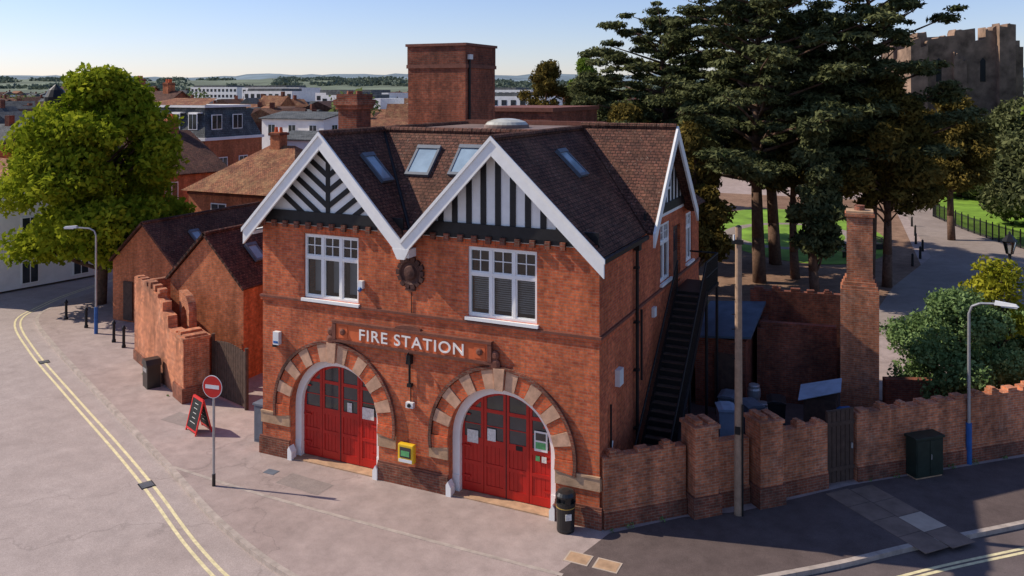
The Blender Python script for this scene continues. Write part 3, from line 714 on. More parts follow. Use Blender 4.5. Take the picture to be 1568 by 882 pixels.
# ------------------------------------------------------------------ boundary walls right
def wallseg(b,p,q,h,th,k,cren=True,base=True,step=.62):
    P=Vector((*p,0)); Q=Vector((*q,0)); L_=(Q-P).length; ang=math.degrees(math.atan2(Q.y-P.y,Q.x-P.x))
    b.T=TR(p[0],p[1],0,ang)
    b.box(0,L_,0,th,0,h,k)
    if base: b.box(0,L_,-.06,-.001,0,.42,'brick_plinth'); b.box(0,L_,-.03,-.001,.42,.5,k)
    if cren:
        n=max(1,int(L_/step)); s_=L_/n
        for i in range(n):
            j=random.uniform(-.06,.06); hh=.09+random.uniform(-.03,.05)
            b.box(i*s_+s_*.25+j,i*s_+s_*.72+j+random.uniform(-.05,.05),.02,th-.02,h,h+hh,k)
            if random.random()<.5: b.box(i*s_+s_*.3+j,i*s_+s_*.52+j,.05,th-.05,h+hh,h+hh+.07,k)
    b.T=Matrix.Identity(4)
def pier(b,c,w_,h,rot,k):
    b.T=TR(c[0],c[1],0,rot)
    b.box(-w_/2,w_/2,-w_/2,w_/2,0,h,k); b.box(-w_/2-.07,w_/2+.07,-w_/2-.07,w_/2+.07,0,.55,'brick_plinth')
    b.box(-w_/2-.04,w_/2+.04,-w_/2-.04,w_/2+.04,h,h+.1,k)
    b.box(-w_/2+.08,-.08,-w_/2+.08,w_/2-.08,h+.1,h+.22,k); b.box(.1,w_/2-.06,-w_/2+.08,w_/2-.08,h+.1,h+.17,k)
    b.T=Matrix.Identity(4)
e=empty('boundary_wall'); b=B()
wallseg(b,(.1,.02),(1.85,1.75),1.84,.3,'brick_wall'); pier(b,(2.15,2.1),.72,2.32,44,'brick_wall')
wallseg(b,(2.45,2.3),(3.3,3.1),1.8,.3,'brick_wall',cren=False); pier(b,(3.65,3.4),.72,2.25,44,'brick_wall')
wallseg(b,(3.9,3.6),(5.2,4.95),1.85,.3,'brick_wall')
b.obj('brickwork',e)
e=empty('boundary_wall'); b=B()
wallseg(b,(5.95,5.72),(10.6,10.0),1.98,.32,'brick_wall',step=.7); wallseg(b,(10.6,10.0),(17,15.6),2.08,.32,'brick_wall',step=.7); b.obj('brickwork',e)
e=empty('yard_gate'); b=B(); b.T=TR(5.23,5.0,0,44)
b.box(0,.95,.08,.14,.05,2.15,'gatewood')
for i in range(6): b.box(.01+i*.157,.145+i*.157,.055,.08,.06,2.13,'gatewood')
b.box(.0,.95,.04,.054,.4,.52,'gatewood'); b.box(.0,.95,.04,.054,1.7,1.82,'gatewood'); b.box(.82,.88,.02,.05,1.0,1.15,'steel'); b.obj('boards',e)
b=B(); b.poly([(.1,1.0,.008),(1.9,2.6,.008),(5.2,5.4,.008),(10.5,10.5,.008),(7,13,.008),(2,14,.008),(.1,14,.008)],'shadepave'); b.obj('yard_surface')
e=empty('yard_wall'); b=B()
wallseg(b,(2.4,11.2),(5.0,11.6),2.9,.3,'brick_dark',cren=False,base=False); wallseg(b,(6.6,11.8),(9.5,12.9),1.2,.3,'brick_dark',base=False,cren=False)
b.T=TR(2.3,11.0,0,-85); b.box(-3,0,0,.3,0,2.7,'brick_dark'); b.T=Matrix.Identity(4)
wallseg(b,(1.7,13.2),(5.6,13.8),3.6,.3,'brick_dark',cren=True,base=False)
b.obj('brickwork',e)
e=empty('brick_chimney'); b=B(); b.T=TR(5.78,11.1,0,3)
b.box(-.62,.62,-.55,.55,0,4.55,'brick_wall')
for i,(s_,z) in enumerate(((.58,4.55),(.53,4.67),(.48,4.79))): b.box(-s_,s_,-s_+.06,s_-.06,z,z+.118,'brick_wall')
b.box(-.42,.42,-.4,.4,4.9,7.05,'brick_wall'); b.box(-.48,.48,-.46,.46,7.05,7.16,'brick_wall'); b.box(-.44,.44,-.42,.42,7.16,7.24,'stone'); b.lathe([(.18,0),(.16,.14),(.18,.17)],'brick_plinth',c=(0,0,7.24),n=12)
b.obj('stack',e)
e=empty('yard_shed'); b=B(); b.box(.3,2.1,9.8,13.0,0,2.5,'brick_dark'); b.obj('walls',e)
b=B(); b.poly([(.15,9.6,2.55),(2.3,9.6,2.75),(2.3,13.2,3.2),(.15,13.2,3.0)],'felt'); b.obj('roof',e,solid=.08)
b=B(); b.box(1.0,1.9,9.74,9.8,.1,2.0,'gatewood'); b.obj('door',e)
def wheelie(x,y,rot,k):
    e=empty('wheelie_bin'); b=B(); b.T=TR(x,y,0,rot)
    b.add([(-.24,-.28,.08),(.24,-.28,.08),(.24,.24,.08),(-.24,.24,.08),(-.29,-.36,1.0),(.29,-.36,1.0),(.29,.34,1.0),(-.29,.34,1.0)],[(0,3,2,1),(4,5,6,7),(0,1,5,4),(1,2,6,5),(2,3,7,6),(3,0,4,7)],k)
    b.prism([(-.31,1.002),(.31,1.002),(.31,1.04),(.15,1.1),(-.15,1.1),(-.31,1.04)],-.4,.38,k)
    b.cyl((-.3,.42,1.02),(.3,.42,1.02),.02,.02,k,8)
    for s_ in (-1,1): b.cyl((s_*.27,.24,.1),(s_*.33,.24,.1),.1,.1,'blackpl',14)
    b.obj('body',e,bevel=.02)
wheelie(1.9,7.2,20,'tarp'); wheelie(2.6,7.9,35,'greypl'); wheelie(3.3,8.6,10,'blackpl'); wheelie(1.75,8.4,0,'greypl'); wheelie(5.6,8.4,30,'bluepl')
e=empty('beer_keg_stack'); b=B()
for (x,y,z) in ((2.2,9.3,0),(2.75,9.4,0),(2.45,9.35,.6)): b.lathe([(.17,0),(.2,.03),(.2,.12),(.23,.2),(.23,.42),(.2,.48),(.2,.56),(.17,.59)],'steel',c=(x,y,z),n=16)
b.obj('kegs',e)
e=empty('covered_log_store'); b=B(); b.box(4.2,5.2,8.3,9.3,0,1.35,'gatewood'); b.obj('timber_sides',e)
b=B(); b.poly([(4.05,8.1,1.3),(5.35,8.15,1.75),(5.3,9.4,1.8),(4.0,9.4,1.4)],'tarp'); b.obj('tarpaulin',e,solid=.02)
e=empty('pallet_stack'); b=B()
for k in range(4):
    z=k*.15
    for j in range(3): b.box(3.9,5.0,6.9+j*.38,7.0+j*.38,z,z+.09,'wood')
    for j in range(6): b.box(3.9+j*.195,4.03+j*.195,6.88,7.78,z+.091,z+.115,'wood')
b.obj('pallets',e)

# ------------------------------------------------------------------ left yard
e=empty('old_brick_wall'); b=B()
P=Vector((-22.6,5.0,0)); Q=Vector((-17.2,2.35,0)); L_=(Q-P).length; ang=math.degrees(math.atan2(Q.y-P.y,Q.x-P.x))
b.T=TR(P.x,P.y,0,ang)
prof=[(0,0),(L_,0),(L_,2.15),(L_-.45,2.15),(L_-.45,2.4),(L_-.9,2.4),(L_-.9,2.25),(L_-1.4,2.3),(L_-1.45,2.75),(L_-2.1,2.8),(L_-2.1,3.15),(L_-2.7,3.2),(L_-2.75,3.35),(L_-4.2,3.4),(L_-4.25,3.55),(0,3.5)]
b.prism(prof,0,.35,'brick_wall'); b.box(0,L_-2,-.05,-.001,0,.4,'brick_plinth')
for i in range(6): b.box(.15+i*.6,.45+i*.6,.02,.33,3.4,3.6+random.uniform(-.05,.05),'brick_wall')
b.T=TR(-22.6,5.0,0,70); b.box(.02,3.8,-.3,0,0,3.3,'brick_wall')
b.T=Matrix.Identity(4)
pier(b,(-16.9,2.65),.95,2.25,-26,'brick_wall')
b.T=TR(-19.0,3.9,0,-26)
b.prism([(0,0),(.18,0),(.18,2.6),(.3,2.85),(.55,2.98),(.8,2.85),(.92,2.6),(.92,0),(1.15,0),(1.15,2.9),(1.0,3.2),(.75,3.4),(.4,3.45),(0,3.5)],.1,.4,'brick_wall')
b.T=Matrix.Identity(4)
b.obj('brickwork',e)
e=empty('timber_gate'); b=B(); b.T=TR(-16.3,3.1,0,-16)
for i in range(14): b.box(i*.155,i*.155+.14,0,.03,.08,2.05+.12*math.sin(i*.24),'gatewood')
for z in (.4,1.1,1.75): b.box(0,2.15,.031,.08,z,z+.12,'gatewood')
b.cyl((-.06,.03,0),(-.06,.03,2.3),.07,.07,'gatewood'); b.cyl((2.22,.03,0),(2.22,.03,2.2),.07,.07,'gatewood')
b.obj('boards',e)
def winB(b):
    b.box(-16.39,-16.33,6.2,7.4,1.8,2.9,'black'); b.box(-16.33,-16.32,6.35,7.25,1.95,2.2,'letter'); b.box(-16.33,-16.32,6.5,7.1,2.4,2.7,'gold')
    b.box(-16.4,-16.35,8.2,9.1,.05,2.05,'gatewood'); b.box(-19.0,-18.3,4.74,4.8,1.3,1.45,'stone')
    rooflight(b,(-17.25,6.4,4.72),(0,1,0),(-1.95,0,1.9),.6,.9)
gabled('brick_outbuilding',-20.3,-16.4,4.8,12.5,3.7,5.6,'brick_orange','tile',extra=winB,oh=.12)
def winA(b):
    b.box(-27.9,-27.3,8.93,9.0,.1,2.0,'gatewood'); rooflight(b,(-25.4,11.3,4.0),(0,1,0),(-2.1,0,1.9),.6,.9)
gabled('brick_outbuilding',-28.7,-24.4,9.0,17,2.95,4.9,'brick_orange','tile',extra=winA,oh=.12)
e=empty('brick_house'); b=B(); X0,X1,Y0,Y1=-36,-27.2,21,29; b.box(X0,X1,Y0,Y1,0,4.9,'brick_orange'); b.box(X0-.06,X1+.06,Y0-.06,Y1+.06,4.6,4.75,'brick_dark'); b.obj('walls',e)
b=B(); a=.35; rx0,rx1,ym=X0+3.5,X1-3.2,25
c0=[(X0-a,Y0-a,4.85),(X1+a,Y0-a,4.85),(X1+a,Y1+a,4.85),(X0-a,Y1+a,4.85)]; r0=(rx0,ym,7.7); r1=(rx1,ym,7.7)
b.poly([c0[0],c0[1],r1,r0],'tile_red'); b.poly([c0[1],c0[2],r1],'tile_red'); b.poly([c0[2],c0[3],r0,r1],'tile_red'); b.poly([c0[3],c0[0],r0],'tile_red'); b.obj('roof',e)
b=B(); simplewin(b,-30.8,2.9,1.3,1.2,21,'f'); simplewin(b,-34,2.9,1.3,1.2,21,'f'); simplewin(b,22.5,2.9,1.2,1.2,-27.2,'s'); b.obj('windows',e)
b=B(); b.box(-32.2,-31.4,24.6,25.4,7.2,8.6,'brick_orange'); b.box(-32.3,-31.3,24.5,25.5,8.4,8.55,'brick_dark')
for x in (-32,-31.6): b.cyl((x,25,8.6),(x,25,8.95),.13,.1,'terracotta')
b.obj('chimney',e)
e=empty('mansard_building'); b=B(); X0,X1,Y0,Y1=-55.5,-46.5,33,40
b.box(X0,X1,Y0,Y1,0,7.2,'brick_orange'); b.box(X0-.15,X1+.15,Y0-.15,Y1+.15,7.2,7.45,'render'); b.obj('walls',e)
b=B(); s_=1.0; z0_,z1_=7.45,10.0
lo=[(X0,Y0),(X1,Y0),(X1,Y1),(X0,Y1)]; hi=[(X0+s_,Y0+s_),(X1-s_,Y0+s_),(X1-s_,Y1-s_),(X0+s_,Y1-s_)]
for i in range(4):
    j=(i+1)%4; b.poly([(*lo[i],z0_),(*lo[j],z0_),(*hi[j],z1_),(*hi[i],z1_)],'slate')
b.box(X0+.7,X1-.7,Y0+.7,Y1-.7,z1_,z1_+.2,'render')
b.poly([(X0+.7,Y0+.7,10.21),(X1-.7,Y0+.7,10.21),(X1-2,Y0+3.5,10.8),(X0+2,Y0+3.5,10.8)],'tile_red'); b.obj('mansard_roof',e)
b=B()
for x in (-54.4,-53.2,-50.6,-48.6): simplewin(b,x,8.1,1.0,1.4,Y0+.25,'f'); b.box(x-.05,x+1.05,Y0+.25,Y0+1,9.5,9.6,'render')
for y in (34,36.5): simplewin(b,y,8.1,1.2,1.3,X1-.25,'s')
for x in (-54.5,-52,-49.5): simplewin(b,x,4.3,1.1,1.4,Y0,'f')
for y in (34.5,37): simplewin(b,y,4.3,1.1,1.4,X1,'s')
b.obj('windows',e)
def house(name,x,y,wx,wy,ez,rz,wall,roof,ridge='x',rot=0,chim=True,fl=2):
    e=gabled(name,-wx/2,wx/2,-wy/2,wy/2,ez,rz,wall,roof,rot=rot,org=(x,y),ridge=ridge)
    b=B(); b.T=TR(x,y,0,rot)
    n=max(2,int(wx/2.4))
    for f_ in range(fl):
        for i in range(n): simplewin(b,-wx/2+(i+.5)*wx/n-.5,ez-1.9-f_*2.6,1.0,1.3,-wy/2,'f')
        m_=max(1,int(wy/3))
        for i in range(m_): simplewin(b,-wy/2+(i+.5)*wy/m_-.5,ez-1.9-f_*2.6,1.0,1.3,wx/2,'s')
    if chim:
        for sx in (-.35,.35):
            b.box(sx*wx-.4,sx*wx+.4,-.5,.5,rz-.6,rz+1.0,'brick_orange'); b.box(sx*wx-.46,sx*wx+.46,-.56,.56,rz+.75,rz+.88,'brick_dark')
            for k in (-.3,.05,.3): b.cyl((sx*wx,k,rz+1.0),(sx*wx,k,rz+1.4),.12,.1,'terracotta',8)
    b.obj('windows_and_chimneys',e); return e
house('white_house',-45,13,9,12,4.7,7.2,'render','tile_red','y',rot=80)
house('brick_house',-47,26,9,12,5.4,8.2,'brick_orange','tile',rot=75)
house('brick_house',-62,15,10,9,6,8.8,'brick_dark','tile',rot=60)
house('white_house',-42.5,44,7,6,7.0,7.6,'render','slate',fl=2,chim=False)
house('white_house',-50,52,8,7,8.6,9.2,'render','slate',fl=2,chim=False)
house('brick_house',-33,40,8,9,5.0,7.0,'brick_orange','tile_red',ridge='y',chim=False)
house('brick_house',-72,49,12,9,8.6,11.4,'brick_dark','tile')
house('brick_house',-86,56,14,9,9,12.0,'brick_orange','tile',rot=10)
house('white_house',-52,70,10,8,6.8,8.0,'render','tile_red',rot=20)
house('brick_house',-22,50,11,9,5,7.6,'brick_orange','tile_red',rot=5)
house('white_house',-40,80,12,9,7.5,8.6,'render','slate',rot=15)
e=empty('chimney_cowl'); b=B(); b.box(-48.1,-46.9,19.3,20.5,6,9.0,'brick_dark'); b.lathe([(.35,0),(.35,1.2),(.7,1.4),(.75,2.0),(.5,2.5),(.2,2.75),(.05,2.9)],'iron',c=(-47.5,19.9,9.0),n=14); b.obj('cowl',e)
e=empty('brick_parapet_building'); b=B(); b.box(-13,-8.4,17.3,24,0,10.4,'brick_dark'); b.box(-13.1,-8.3,17.2,24.1,10.4,10.6,'terradark'); b.obj('walls',e)
b=B()
pal_w=['render','brick_orange','brick_dark','render','wallc','render','wallc']; pal_r=['tile','tile_red','slate','tile_red','slate']
for i in range(1500):
    d=85+ (i/1500)**1.3*1000; az=random.uniform(-1.3,.3)
    x=d*math.sin(az); y=d*math.cos(az)
    if x>-30 and d<130: continue
    if -100<x<-28 and 5<y<95: continue
    if x>0 and d<400: continue
    wx=random.uniform(7,16); wy=random.uniform(6,9); ez=random.uniform(4.2,6.3)+min(4,d*.006)*random.random(); rz=ez+random.uniform(1.2,3)
    b.T=TR(x,y,0,random.choice([0,90,20,110,-25,60])+random.uniform(-6,6))
    wk=random.choice(pal_w); rk=random.choice(pal_r)
    b.box(-wx/2,wx/2,-wy/2,wy/2,0,ez,wk)
    b.add([(-wx/2-.2,-wy/2-.3,ez-.05),(wx/2+.2,-wy/2-.3,ez-.05),(wx/2+.2,wy/2+.3,ez-.05),(-wx/2-.2,wy/2+.3,ez-.05),(-wx/2-.2,0,rz),(wx/2+.2,0,rz)],[(0,1,5,4),(2,3,4,5),(1,2,5),(3,0,4),(0,3,2,1)],rk)
    if random.random()<.6: b.box(wx*.3-.4,wx*.3+.4,-.4,.4,rz-.6,rz+1.1,'brick_dark')
    if d<400:
        for j in range(int(wx/2.5)): b.box(-wx/2+.8+j*2.4,-wx/2+1.8+j*2.4,-wy/2-.04,-wy/2+.02,ez-1.8,ez-.6,'dglass')
b.T=Matrix.Identity(4)
for (x,y,wx,wy,h) in ((-82,172,22,12,10.2),(-108,146,14,10,9.8),(-92,150,10,9,8.6),(-126,168,16,12,10.4),(-72,120,12,9,8.4),(-140,190,26,12,11),(-180,200,20,12,11.5),(-230,260,30,14,13),(-130,270,26,14,12),(-300,300,30,14,13.5)):
    b.box(x-wx/2,x+wx/2,y-wy/2,y+wy/2,0,h,'render'); b.box(x-wx/2+1,x+wx/4,y-wy/2+1,y+wy/2-1,h,h+.9,'slate')
    for j in range(int(wx/2.5)):
        for z in (h-2.2,h-5): b.box(x-wx/2+.6+j*2.5,x-wx/2+2+j*2.5,y-wy/2-.05,y-wy/2+.02,z,z+1.3,'dglass')
b.obj('distant_town')
HP={}
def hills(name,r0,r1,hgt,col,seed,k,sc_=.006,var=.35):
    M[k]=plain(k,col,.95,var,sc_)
    r=np.random.default_rng(seed); na,nr=420,10
    ph=r.uniform(0,6.28,14); fr=np.array([2,3,5,7,11,17,23,37,53,80,120,190,260,330]); am=1/np.sqrt(fr)
    def hf(a,t):
        n_=float(np.sum(am*np.sin(fr*a+ph+t*2.7)))/2.2
        return -1+hgt*math.sin(t*math.pi*.55)*(1+.38*n_)
    vs=[];fs_=[]
    for j in range(nr):
        t=j/(nr-1)
        for i in range(na):
            a=math.pi*(-.95)+i/(na-1)*math.pi*1.6
            R=r0+(r1-r0)*t; vs.append((R*math.sin(a),R*math.cos(a),hf(a,t)))
    for j in range(nr-1):
        for i in range(na-1): fs_.append((j*na+i,j*na+i+1,(j+1)*na+i+1,(j+1)*na+i))
    b=B(); b.add(vs,fs_,k); b.obj(name,smooth=True); HP[k]=(r0,r1,hf)
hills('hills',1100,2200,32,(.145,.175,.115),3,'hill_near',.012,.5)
hills('hills',2400,4200,92,(.17,.225,.255),5,'hill_far',.005,.4)  # distance haze painted as blue in the base colour

# ------------------------------------------------------------------ castle keep
e=empty('castle_ruin'); b=B()
def jag(x0,x1,h,seed,n=14,amp=1.4,tilt=0):
    r=random.Random(seed); pts=[(x0,0),(x1,0)]
    xs_=sorted([r.uniform(x0,x1) for _ in range(n-1)]+[x0,x1],reverse=True); hh=h
    for i,x in enumerate(xs_):
        hh=h+tilt*(x-x1)+(-r.random()**2.2*amp*2 if r.random()<.7 else 0)
        pts.append((x,hh+r.uniform(-.15,.15)))
        if i<n: pts.append((xs_[i+1]+r.uniform(.02,.2)*(x-xs_[i+1]),hh+r.uniform(-.3,.1)))
    return pts
CT=TR(8.2,86,0,22); b.T=CT
b.prism(jag(0,10.5,18.8,1,16,.7,.07),0,1.8,'keep'); b.prism(jag(2,10.5,18.2,2,12,.8),8,9.6,'keep')
b.prism(jag(-.6,1.3,17.4,11,4,.6),-.7,1.0,'keep'); b.prism(jag(9.2,11.0,19.0,12,4,.3),-.7,1.0,'keep'); b.prism(jag(4.3,5.7,15.8,13,3,.5),-.5,-.01,'keep')
b.T=CT@TR(0,9.8,0,-90); b.prism(jag(0,9.6,17.6,4),0,1.6,'keep')
b.T=CT@TR(10.7,9.8,0,-90); b.prism(jag(0,9.6,17.2,5),0,1.6,'keep')
b.T=CT
for x,z,hh in ((2.5,12.5,2.4),(7.4,12.5,2.4),(2.5,6,2.2),(7.4,6,2.2)):
    b.prism([(x,z),(x+.6,z),(x+.6,z+hh),(x+.3,z+hh+.35),(x,z+hh)],-.03,0.01,'black')
b.T=TR(-2,92,0,8); b.prism(jag(0,12,11.5,6,12,1.2),0,1.6,'keep'); b.T=TR(19,91,0,5); b.prism(jag(0,30,11,7,20,1.2),0,1.6,'keep')
b.obj('masonry',e)

# ------------------------------------------------------------------ vegetation
def leafobj(name,parent,centers,radii,npc,size,mat,flat=0.,shell=.5,seed=1,asp=.55):
    r=np.random.default_rng(seed); C=np.array(centers,float); R=np.array(radii,float)
    vol=(R[:,0]*R[:,1]*R[:,2])**(2/3); cnt=np.maximum(6,(npc*vol/vol.mean()).astype(int))
    idx=np.repeat(np.arange(len(C)),cnt); n=len(idx)
    d=r.normal(size=(n,3)); d/=np.linalg.norm(d,axis=1)[:,None]
    rr=shell+(1.08-shell)*r.random(n)**.7
    jit=1+.18*np.sin(d[:,0]*7+idx)*np.cos(d[:,1]*6+idx*2)
    p=C[idx]+d*R[idx]*(rr*jit)[:,None]
    nn=r.normal(size=(n,3))+d*.9; nn[:,2]+=flat*3+.3; nn/=np.linalg.norm(nn,axis=1)[:,None]
    t=np.cross(nn,r.normal(size=(n,3))); t/=np.linalg.norm(t,axis=1)[:,None]; q=np.cross(nn,t)
    s=size*(.6+.8*r.random(n))[:,None]
    v=np.empty((n,4,3)); v[:,0]=p+t*s; v[:,1]=p+q*s*asp; v[:,2]=p-t*s; v[:,3]=p-q*s*asp
    me=bpy.data.meshes.new(name); me.vertices.add(n*4); me.vertices.foreach_set('co',v.reshape(-1))
    me.loops.add(n*4); me.loops.foreach_set('vertex_index',np.arange(n*4,dtype=np.int32)); me.polygons.add(n)
    me.polygons.foreach_set('loop_start',np.arange(0,n*4,4,dtype=np.int32)); me.polygons.foreach_set('loop_total',np.full(n,4,dtype=np.int32))
    me.update(calc_edges=True); me.validate(); me.materials.append(M[mat])
    o=bpy.data.objects.new(name,me); COL.objects.link(o); o.parent=parent; return o
def limb(b,p,q,r0,r1,k='bark',bend=.12,seg=4,r=random):
    p=Vector(p);q=Vector(q); pr=p; L_=(q-p).length
    off=Vector((r.uniform(-1,1),r.uniform(-1,1),r.uniform(-.3,.6)))*L_*bend
    for i in range(1,seg+1):
        t=i/seg; c_=p.lerp(q,t)+off*math.sin(t*math.pi); ra=r0+(r1-r0)*(i-1)/seg; rb=r0+(r1-r0)*t
        b.cyl(tuple(pr),tuple(c_),ra,rb,k,7); pr=c_
def broadleaf(name,x,y,h,cw,z0,mat,nclump,npc,size,seed,tr=.28,shape=1.0,cr=1.0,pw=1.0):
    r=random.Random(seed); e=empty(name); C=[];R=[]
    for i in range(nclump):
        t=r.random()**.9; zz=z0+(h-z0)*t
        f=math.sqrt(max(0,1-((t-.36)/.66)**2))**pw if t>.36 else .74+.26*t/.36
        f=max(.1,f)*shape
        a=r.uniform(0,2*math.pi); rad=cw/2*f*(r.random()**.42)*.88
        s=r.uniform(.6,1.3)*cr
        C.append((x+rad*math.cos(a),y+rad*math.sin(a),zz)); R.append((s*1.1,s*1.1,s*.8))
    leafobj('foliage',e,C,R,npc,size,mat,seed=seed)
    b=B(); limb(b,(x,y,0),(x,y,h*.55),tr,tr*.5,bend=.02,seg=5,r=r); limb(b,(x,y,h*.55),(x,y,h*.9),tr*.5,.04,bend=.03,r=r)
    for c_ in C[::2]:
        zb=max(z0*.9,min(h*.8,c_[2]-1.2)); limb(b,(x,y,zb*.85),c_,tr*.3,.03,bend=.08,seg=3,r=r)
    b.obj('trunk_and_limbs',e,smooth=True); return e
broadleaf('lime_tree',-31.9,10.9,11.9,9.6,2.4,'leafL',160,420,.16,11,tr=.3,pw=1.5,cr=.95)
def cedar(name,x,y,h,cw,z0,seed,nb=60,mat='cedar',npc=370,size=.18,tr=.42,lean=(0,0)):
    r=random.Random(seed); e=empty(name); C=[];R=[]; b=B()
    limb(b,(x,y,0),(x+lean[0],y+lean[1],h*.95),tr,.07,bend=.02,seg=7,r=r)
    ga=0
    for l in range(nb):
        t=(l+r.random())/nb; t=t**1.1; z=z0+(h-z0)*t
        ga+=2.399+r.uniform(-.5,.5); a=ga
        L_=cw/2*(1-.62*t**2.2)*r.choice([.45,.7,.85,1.0,1.0,1.18])*r.uniform(.85,1.1)
        bx=x+lean[0]*t; by=y+lean[1]*t
        rise=r.uniform(.0,1.6)*(1-.3*t)
        ex=bx+L_*math.cos(a); ey=by+L_*math.sin(a); ez=z+rise
        limb(b,(bx,by,z-.8),(ex,ey,ez),tr*.26*(1-t*.6)+.03,.025,bend=.07,r=r)
        m_=max(2,int(L_/.9))
        for j in range(m_):
            u_=(j+1)/m_
            if u_<.35 and r.random()<.55: continue
            px=bx+(ex-bx)*u_+r.uniform(-.7,.7); py=by+(ey-by)*u_+r.uniform(-.7,.7); pz=z-.8+(ez-z+.8)*u_+.15+r.uniform(-.2,.25)
            s=r.uniform(.4,1.15)*(1-.25*t)
            C.append((px,py,pz)); R.append((s*1.2,s*1.2,s*.36))
    leafobj('foliage',e,C,R,npc,size,mat,flat=.45,shell=.05,seed=seed,asp=.38)
    b.obj('trunk_and_limbs',e,smooth=True); return e
def yew(name,x,y,h,cw,z0,seed,mat='yew',n=70,npc=400,size=.17,tr=.3):
    r=random.Random(seed); e=empty(name); C=[];R=[]; b=B()
    limb(b,(x,y,0),(x,y,h*.8),tr,.08,bend=.03,seg=5,r=r)
    for i in range(n):
        t=r.random(); z=z0+(h-z0)*t; wr=cw/2*(math.sin(min(1,t*1.8+.25)*math.pi/2)*(1-t**2.2)+.12)
        a=r.uniform(0,6.28); rad=wr*r.random()**.5
        s=r.uniform(.4,1.05)*min(1,.45+cw/9); C.append((x+rad*math.cos(a),y+rad*math.sin(a),z)); R.append((s,s,s*.75))
        if i%2==0: limb(b,(x,y,max(1.2,z-1.3)),C[-1],tr*.25,.02,bend=.06,seg=3,r=r)
    leafobj('foliage',e,C,R,npc,size,mat,seed=seed,shell=.3,asp=.42); b.obj('trunk_and_limbs',e,smooth=True); return e
cedar('cedar_tree',-.6,31,19.5,13,6.4,21,nb=66)
cedar('cedar_tree',-8.6,40,17.0,14,6.0,22,lean=(-.5,0),nb=66)
cedar('cedar_tree',5.2,34.6,18.8,10,6.4,23,nb=60)
cedar('cedar_tree',-.5,37,20,12.5,7,24,nb=52,lean=(-1.5,0))
yew('yew_tree',-3.6,27.4,9.3,3.9,1.6,31,n=60)
yew('yew_tree',2.8,28.2,9.8,2.8,2.6,32,mat='cedar',n=46,npc=300)
yew('yew_tree',1.2,33,10.5,7.0,5.9,39,n=56)
yew('yew_tree',6.3,33,11.5,6.6,4.8,33)
yew('yew_tree',-9.5,33,10.0,6,2,34)
yew('yew_tree',-14,39,12.5,6,2,35,mat='cedar')
yew('yew_tree',10.5,52,11.0,6.5,4.0,36)
yew('yew_tree',-22,60,15.0,4.0,2,37,mat='brightleaf')
yew('yew_tree',-26.5,60,14.0,8,2,38,mat='yew')
broadleaf('sycamore_tree',23.5,66,15,11,2,'brightleaf',60,380,.26,41,cr=1.5)
broadleaf('sycamore_tree',29,78,17,14,2,'brightleaf',60,380,.3,42,cr=1.7)
broadleaf('sycamore_tree',18,78,9.6,10,1,'cedar',60,380,.26,43,cr=1.4)
broadleaf('sycamore_tree',17.5,62,7.6,8,1,'cedar',50,360,.22,44,cr=1.3)
broadleaf('sycamore_tree',12.6,82,8.6,7.5,.8,'cedar',50,360,.24,45,cr=1.3)
broadleaf('sycamore_tree',24,54,6.5,7,.8,'bush',50,360,.22,46,cr=1.2)
broadleaf('shrub',8.9,13.6,3.9,4.6,.3,'bush',80,420,.075,51,tr=.08,cr=.5)
broadleaf('shrub',11.2,16.0,3.0,3.4,.3,'bush',46,320,.075,52,tr=.06,cr=.45)
broadleaf('yellow_sapling',10.3,14.2,5.2,2.2,2.6,'bushy',30,110,.09,53,tr=.05,cr=.38)
def mass(name,pts,rad,npc,size,mat,seed):
    e=empty(name); C=[];R=[]
    for (x,y,z,s) in pts: C.append((x,y,z)); R.append((s*1.2,s*1.2,s*rad))
    leafobj('foliage',e,C,R,npc,size,mat,seed=seed,shell=.5)
r=random.Random(5)
mass('hedge',[(16+i*.9+r.uniform(-.3,.3),64+i*.7,1.2+r.random(),1.6) for i in range(20)],.9,260,.25,'bush',61)
mass('distant_trees',[(d*math.sin(a),d*math.cos(a),r.uniform(2.0,4.5)+(4 if r.random()<.12 else 0),r.uniform(2.5,5)) for d,a in [(r.uniform(75,430),r.uniform(-1.3,.9)) for _ in range(300)] if not(-100<d*math.sin(a)<-26 and d*math.cos(a)<100) and not(-26<=d*math.sin(a)<22 and d*math.cos(a)<98)],.85,230,.6,'far',62)
mass('distant_woodland',[(d*math.sin(a),d*math.cos(a),r.uniform(0,4),r.uniform(6,11)) for d,a in [(r.uniform(450,1200),r.uniform(-1.4,.9)) for _ in range(300)]],.6,110,2.0,'far',63)
def onhill(k,n,seed):
    r0,r1,hf=HP[k]; rr=random.Random(seed); out=[]
    for _ in range(n):
        a=rr.uniform(-1.25,.5); t=rr.uniform(.2,1.0)
        for q in range(6):
            aa=a+rr.uniform(-.04,.04); tt=min(1,max(0,t+rr.uniform(-.04,.04))); R_=r0+(r1-r0)*tt; out.append((R_*math.sin(aa),R_*math.cos(aa),hf(aa,tt)+1,rr.uniform(8,15)))
    return out
mass('hill_woodland',onhill('hill_near',120,9),.45,60,3.4,'hillwood',67)
mass('tree_belt',[(x,96+r.uniform(0,14),r.uniform(3,10),r.uniform(2.5,4)) for x in np.linspace(-30,60,60)],.9,260,.5,'far',64)
mass('undergrowth',[(r.uniform(-6,6),r.uniform(20,24),.15,r.uniform(.3,.7)) for _ in range(40)],.5,60,.09,'bush',65)
